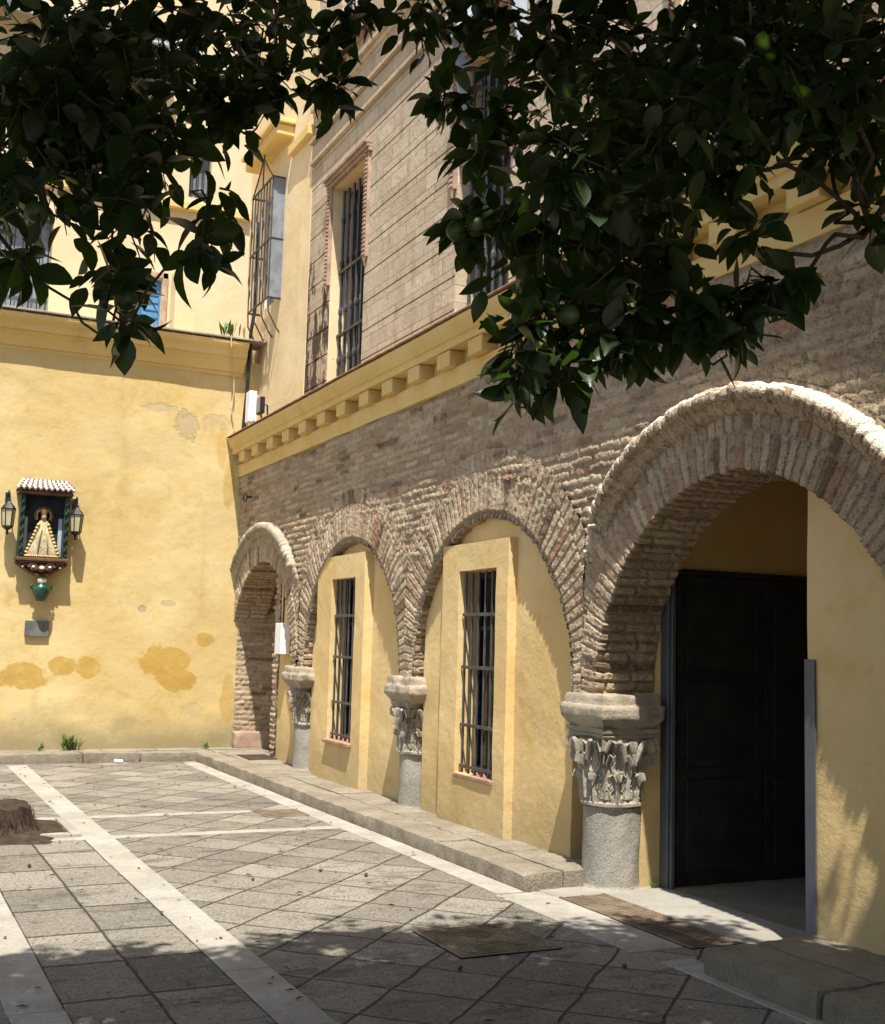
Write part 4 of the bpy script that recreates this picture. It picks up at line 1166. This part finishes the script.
mb = MB(); mb.box(cx - hw, cx + hw, cy - hw, cy + hw, -.03, .006); mb.build('plate', MT['brass'], mh)
mb = MB(); r_ = hw
while r_ > .03:
    for (a, b, c, d) in ((-r_, r_, -r_, -r_ + .014), (-r_, r_, r_ - .014, r_), (-r_, -r_ + .014, -r_ + .014, r_ - .014), (r_ - .014, r_, -r_ + .014, r_ - .014)): mb.box(cx + a, cx + b, cy + c, cy + d, .0, .011)
    r_ -= .034
mb.build('ridges', MT['brass'], mh)
sg = thing('small_drain', 'small rusty drain plate at the edge of the paving by the kerb', 'drain grate', (3.63, 10.8, 0))
mb = MB(); mb.bbox(3.42, 3.84, 10.62, 11.02, -.03, .009, .004); mb.build('plate', MT['rust'], sg)
mb = MB()
for k in range(9): mb.bbox(3.45, 3.81, 10.66 + k * .037, 10.676 + k * .037, .0, .015, .003)
mb.build('bars', MT['rust'], sg)
mb = MB(); mb.bbox(4.43, 4.80, 14.5, 15.1, .08, .127, .004); o = mb.build('access_cover', MT['stump']); tag(o, 'dark flat cover in the pavement below the farthest arch', 'cover')

# ---- palm stump in its square bed
tp = thing('tree_stump', 'dark fibrous sawn palm stump in the paving at the left edge', 'tree stump', (.95, 10.35, 0))
n = 90; rows = []
for z, r_ in ((-.02, .66), (.02, .55), (.05, .46), (.09, .42), (.14, .40), (.19, .385), (.205, .36), (.20, .20), (.19, .02)):
    row = []
    for q in range(n + 1):
        a = 2 * math.pi * (q % n) / n
        f_ = 1 + .10 * (fb(np.array(a * 9), np.array(z * 2.), 3, 2) - .5) + .13 * (vn(math.cos(a) * 2 + 5, math.sin(a) * 2 + 5, 4) - .5) + (.5 * max(0, .06 - z) / .06 * vn(math.cos(a) * 3 + 9, math.sin(a) * 3 + 9, 6))
        zz = z + (.05 * (vn(math.cos(a) * 4 + 2, math.sin(a) * 4 + 2, 9) - .4) if z > .18 else 0) + (.03 * float(fb(np.array(a * 14.), np.array(0.), 5, 2)) if z > .185 else 0)
        row.append((.95 + r_ * float(f_) * math.cos(a), 10.38 + r_ * float(f_) * math.sin(a), zz))
    rows.append(row)
mb = MB(); mb.grid(np.array(rows)); mb.build('stump', MT['stump'], tp, False)
mb = MB()
for k in range(420):
    a = random.uniform(0, 6.28); z = random.uniform(.02, .16); r_ = .40 + .04 * random.random() + max(0, .08 - z) * 1.2
    L = random.uniform(.06, .16); w = .006
    p0 = Vector((.95 + r_ * math.cos(a), 10.38 + r_ * math.sin(a), z + .05)); p1 = p0 + Vector((math.cos(a) * .03, math.sin(a) * .03, -L)); s_ = Vector((-math.sin(a), math.cos(a), 0)) * w
    mb.add([p0 - s_, p0 + s_, p1 + s_ * .5, p1 - s_ * .5], [(0, 1, 2, 3)])
mb.build('fibres', MT['stump'], tp)
mb = MB()
for (a, b, c, d) in ((-.4, 1.62, 9.985, 10.09), (1.62, 1.70, 9.985, 10.9)): mb.add(*rough_block(a, b, c, d, -.04, .03, .06, .012, .005))
struct(mb.build('bed_edging', MT['threshold'], smooth=True))
mb = MB(); mb.box(-.4, 1.615, 10.095, 10.9, -.03, .004); struct(mb.build('bed_soil', MT['stump']))

# fallen fruit and leaves
for k, (x, y) in enumerate(((2.47, 7.9), (3.0, 8.05), (3.24, 7.8), (2.78, 5.45), (3.58, 5.2), (1.16, 8.8))):
    mb = MB(); r_ = random.uniform(.010, .015)
    mb.lathe([(.001, 0), (r_ * .7, r_ * .3), (r_, r_), (r_ * .7, r_ * 1.7), (.001, r_ * 2)], (x, y, .002), 9)
    o = mb.build('fallen_fruit', MT['fruit'] if k % 3 == 0 else MT['debris'], None, True)
    tag(o, 'tiny dark fruit fallen on the sunlit paving' if y > 6.3 else 'tiny dark fruit fallen on the shaded paving', 'fruit', 'fallen fruit on the sunlit paving' if y > 6.3 else 'fallen fruit on the shaded paving')
mb = MB()
for k in range(420):
    x = random.uniform(.2, 4.0); y = random.uniform(4.3, 15.4); a = random.uniform(0, 6.28); l = random.uniform(.008, .032)
    d = Vector((math.cos(a), math.sin(a), 0)) * l; s_ = Vector((-math.sin(a), math.cos(a), 0)) * l * .35; up = Vector((0, 0, random.uniform(.002, .012)))
    c = Vector((x, y, .010))
    mb.add([c - d, c + s_ + up, c + d + up * .5, c - s_ + up], [(0, 1, 2, 3)])
o = mb.build('leaf_litter', MT['debris']); tag(o, 'scattered dry leaf crumbs over the paving', 'leaf litter'); o['kind'] = 'stuff'
mb = MB(); mb.add(*rough_block(2.98, 3.10, 15.50, 15.56, .005, .05, .02, .02, .012)); o = mb.build('paper_scrap', MT['white'], smooth=True); tag(o, 'crumpled white scrap lying against the far kerb', 'litter')

# ------------------------------------------------------------------ orange trees overhead
CL=[(0.34,3.43,3.27,0.380),(0.58,3.53,3.35,0.360),(0.77,3.32,3.33,0.360),(0.38,3.22,2.94,0.360),(0.58,3.13,2.94,0.340),(0.75,3.14,3.08,0.220),(1.01,3.32,3.39,0.300),(0.95,3.15,3.13,0.130),(1.06,2.99,3.09,0.120),(0.34,2.95,2.61,0.240),(0.47,2.89,2.61,0.240),(0.57,2.93,2.73,0.190),(0.28,2.78,2.41,0.080),(0.45,2.70,2.36,0.120),(0.47,2.60,2.24,0.075),(0.61,2.51,2.42,0.060),(0.27,3.08,2.75,0.240),(0.65,2.59,2.55,0.050),(1.17,3.23,3.42,0.200),(0.84,3.11,2.99,0.070),(0.48,4.20,3.67,0.400),(0.80,4.06,3.61,0.400),(1.13,3.99,3.81,0.350),(0.55,3.79,3.13,0.300),(0.45,2.97,2.90,0.300),(0.28,2.95,2.88,0.280)]
CR=[(1.41,3.11,3.46,0.220),(1.35,2.86,3.07,0.110),(1.42,2.72,2.98,0.100),(1.56,2.94,3.39,0.220),(1.72,2.87,3.33,0.340),(1.87,2.69,3.26,0.380),(2.02,2.52,3.22,0.380),(2.15,2.35,3.17,0.360),(2.24,2.20,3.13,0.340),(1.59,2.65,2.92,0.280),(1.78,2.56,2.90,0.320),(1.90,2.39,2.91,0.280),(2.09,2.29,3.00,0.260),(2.19,2.14,2.88,0.220),(1.30,2.60,2.61,0.090),(1.39,2.55,2.63,0.160),(1.51,2.50,2.60,0.260),(1.59,2.36,2.51,0.240),(1.38,2.37,2.33,0.160),(1.49,2.32,2.33,0.140),(1.59,2.27,2.35,0.110),(1.31,2.32,2.16,0.060),(1.28,2.32,2.23,0.090),(1.69,2.22,2.37,0.100),(1.79,2.17,2.39,0.080),(1.72,2.39,2.67,0.160),(1.91,2.11,2.45,0.060),(1.89,2.30,2.75,0.100),(2.13,2.09,2.63,0.070),(2.10,2.19,2.82,0.100),(2.20,3.40,3.51,0.450),(2.51,3.23,3.66,0.450),(2.75,3.00,3.68,0.450),(2.07,3.07,3.01,0.300),(1.38,2.23,2.60,0.200),(1.60,2.10,2.81,0.220),(1.76,2.02,2.86,0.220),(1.92,1.94,2.89,0.220),(1.72,2.74,2.58,0.200),(1.36,2.66,2.82,0.060),(1.70,2.22,2.32,0.090),(1.61,2.27,2.29,0.080),(1.77,2.19,2.32,0.070),(1.87,2.13,2.41,0.060),(1.68,2.32,2.50,0.100),(1.52,2.26,2.26,0.060),(1.89,2.21,2.57,0.050),(1.40,2.32,2.20,0.070)]

def leaf_batch(pos, dirs, nrm, L, tone, fine):
    """folded, drooping pointed leaves"""
    n = len(pos)
    d = dirs / np.linalg.norm(dirs, axis=1, keepdims=True)
    s = np.cross(d, nrm); s /= np.maximum(1e-6, np.linalg.norm(s, axis=1, keepdims=True)); u = np.cross(s, d)
    if fine: xs = [0, .07, .20, .38, .58, .77, .90, 1.]; ws = [0, .10, .215, .275, .255, .165, .075, 0]
    else: xs = [0, .2, .52, .82, 1.]; ws = [0, .21, .28, .15, 0]
    m = len(xs)
    bend = rng.uniform(-.1, .42, n)[:, None]; fold = rng.uniform(.02, .5, n)[:, None]; wd = rng.uniform(.82, 1.12, n)[:, None]; side = rng.normal(0, .10, n)[:, None]
    V = []
    def mid(k): return d * xs[k] + u * (.10 * xs[k] - bend * xs[k] ** 2) + s * side * xs[k] ** 2
    for k in range(m): V.append(pos + mid(k) * L[:, None])
    for sg_ in (-1, 1):
        for k in range(1, m - 1): V.append(pos + (mid(k) + u * fold * ws[k] + s * sg_ * ws[k] * wd) * L[:, None])
    nv = len(V)
    V = np.stack(V, 1).reshape(-1, 3)
    A = lambda k: m + k - 1
    B = lambda k: m + (m - 2) + k - 1
    T = [(0, A(1), 1), (m - 2, A(m - 2), m - 1), (0, 1, B(1)), (m - 2, m - 1, B(m - 2))]
    for k in range(1, m - 2): T += [(k, A(k), A(k + 1), k + 1), (k, k + 1, B(k + 1), B(k))]
    Fc = [tuple(i * nv + q for q in t) for i in range(n) for t in T]
    return V, Fc, np.stack([np.repeat(tone, nv), np.zeros(n * nv)], 1)
def clump(mbL, mbT, c, r, dens=1., ls=1.):
    c = np.array(c); nt = max(3, int((2.5 + 46 * r) * dens)) if ls == 1. else int((8 + 34 * r) * dens)
    if ls == 1.: r = max(.05, (r - .05) * .80); c = c + np.array([0, 0, .045])
    for _ in range(nt):
        p = c + rng.normal(0, .28, 3) * r
        v = rng.normal(0, 1, 3); v[2] -= .55; v /= np.linalg.norm(v)
        Lt = r * rng.uniform(.55, 1.0); nl = max(4, int(Lt / (.026 * ls)))
        t = np.linspace(.1, 1, nl)[:, None]
        pts = p + v * Lt * t + np.array([0, 0, -.35]) * (t ** 2) * Lt * .6
        a = rng.uniform(0, 6.28) + np.arange(nl) * 2.4
        e1 = np.cross(v, [0.3, .2, 1.]); e1 /= np.linalg.norm(e1); e2 = np.cross(v, e1)
        rad = np.cos(a)[:, None] * e1 + np.sin(a)[:, None] * e2
        d = v * .55 + rad * .9 + np.array([0, 0, -.35]) + rng.normal(0, .25, (nl, 3))
        nr = np.array([0, 0, 1.]) + rng.normal(0, .55, (nl, 3)) + v * .3
        V, Fc, A = leaf_batch(pts + d * .012, d, nr, rng.uniform(.058, .104, nl) * ls * (1 if rng.random() > .2 else .8), rng.random(nl), ls == 1.)
        mbL.add(V, Fc, A)
        mbT.tube([pts[0], pts[nl // 2], pts[-1]], [.0032, .0024, .0012], 4, cap=False)
def limb(mb, a, b, r0, r1, sag=.1, n=7):
    a = np.array(a, float); b = np.array(b, float); pts = []
    k = rng.normal(0, .05, 3) * np.linalg.norm(b - a)
    for s in np.linspace(0, 1, n): pts.append(a + (b - a) * s + k * math.sin(s * math.pi) + np.array([0, 0, sag * math.sin(s * math.pi)]) + (rng.normal(0, .012, 3) if 0 < s < 1 else 0))
    mb.tube(pts, [r0 + (r1 - r0) * s for s in np.linspace(0, 1, n)], 7)
    return pts
Rc = np.array(CR_)
def in_view(p):
    q = Rc.T @ (np.array(p) - np.array([0, 0, 1.6]))
    return (442.5 + 1199 * q[0] / -q[2], 512 - 1199 * q[1] / -q[2], -q[2])
def orange_tree(base, fork, clumps, roof, lab, fruit):
    t = thing('orange_tree', lab, 'tree', (base[0], base[1], 0))
    tr = MB()
    pts = [np.array(base) + (np.array(fork) - np.array(base)) * s + rng.normal(0, .02, 3) * (0 < s < 1) for s in np.linspace(0, 1, 9)]
    tr.tube(pts, [.19, .15, .135, .13, .125, .125, .125, .13, .12], 14)
    tr.wobble(.012, 9, 3)
    trunk = tr.build('trunk', MT['bark'], t, True)
    lv = MB(); tw = MB(); br = MB()
    hubs = []
    for k in range(7):
        a = k * 2 * math.pi / 7 + .3; h = np.array(fork) + np.array([math.cos(a) * .8, math.sin(a) * .8, 1.2 + .5 * rng.random()]); hubs.append(h)
        limb(br, fork, h, .045, .016, .1)
    allc = [(np.array(c[:3]), c[3], 1.) for c in clumps] + [(np.array(c[:3]), c[3], .95) for c in roof]
    nodes = [(h, .014) for h in hubs]
    allc.sort(key=lambda q: np.linalg.norm(q[0] - np.array(fork)))
    for c, r, dn in allc:
        j = min(range(len(nodes)), key=lambda q: np.linalg.norm(nodes[q][0] - c) + (0 if nodes[q][1] > .006 else .25))
        h, hr = nodes[j]; cr = max(.003, hr * .72)
        limb(br, h, c, cr * 1.1, cr * .8, rng.uniform(-.06, .10), 6)
        nodes.append((c, cr * .8))
        clump(lv, tw, c, r, dn * (1.12 if base[0] > 0 and dn == 1 else 1.), 1. if dn == 1 else 1.35)
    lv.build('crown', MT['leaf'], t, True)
    tw.build('twigs', MT['twig'], t)
    br.build('branches', MT['bark'], t, True)
    for p in fruit:
        m = MB(); r_ = .026; m.lathe([(.001, -r_), (r_ * .5, -r_ * .87), (r_ * .87, -r_ * .5), (r_, 0), (r_ * .87, r_ * .5), (r_ * .5, r_ * .87), (.001, r_)], p, 14)
        m.build('fruit', MT['fruit'], t, True)
roofL, roofR = [], []
tries = 0
while len(roofL) + len(roofR) < 430 and tries < 60000:
    tries += 1
    p = np.array([rng.uniform(-2.6, 4.1), rng.uniform(-1.6, 4.9), rng.uniform(3.1, 5.8)])
    r = rng.uniform(.32, .5)
    cx_ = -.2 if p[0] < 1.35 else 2.9
    if ((p[0] - cx_) / 2.4) ** 4 + ((p[1] - 1.7) / 3.4) ** 4 + ((p[2] - 3.3) / 2.5) ** 4 > 1: continue
    if p[1] + .42 * p[2] > 6.30 - .10 * max(0, p[0] - 2.6): continue
    u_, v_, dp = in_view(p)
    if dp > 0 and v_ + (r + .22) * 1250 / max(.3, dp) > 5 and -300 < u_ < 1200: continue
    if np.linalg.norm(p - np.array([0, 0, 1.6])) < 1.5 or p[0] + r * .6 + .18 * p[2] > 4.75: continue
    (roofL if p[0] < 1.35 else roofR).append((*p, r))
tries = n_ex = 0
while n_ex < 150 and tries < 60000:          # the dense outer dome, which throws the shade on the paving
    tries += 1
    p = np.array([rng.uniform(-1.6, 4.3), rng.uniform(1.4, 4.5), rng.uniform(4.1, 6.2)]); r = rng.uniform(.3, .45)
    if not 4.0 < p[1] + .42 * p[2] < 6.2 - .22 * max(0, p[0] - 2.2) or p[0] + r * .6 + .18 * p[2] > 4.75: continue
    u_, v_, dp = in_view(p)
    if dp > 0 and v_ + (r + .2) * 1250 / max(.3, dp) > 5: continue
    (roofL if p[0] < 1.35 else roofR).append((*p, r)); n_ex += 1
up3 = lambda c, a, b, d: (c[0] + a, c[1] + b, c[2] + d)
orange_tree((-.95, 1.6, 0), (-.85, 1.7, 2.3), CL, roofL, 'orange tree whose dark leafy boughs hang over the left side of the view', [up3(CL[13], .03, -.05, -.02), up3(CL[9], -.04, -.08, -.03)])
orange_tree((3.45, 1.35, 0), (3.3, 1.5, 2.35), CR, roofR, 'orange tree whose dark leafy boughs hang over the right side of the view', [up3(CR[14], -.05, -.03, .0), up3(CR[14], -.01, -.06, .01), up3(CR[18], .02, -.09, .02)])
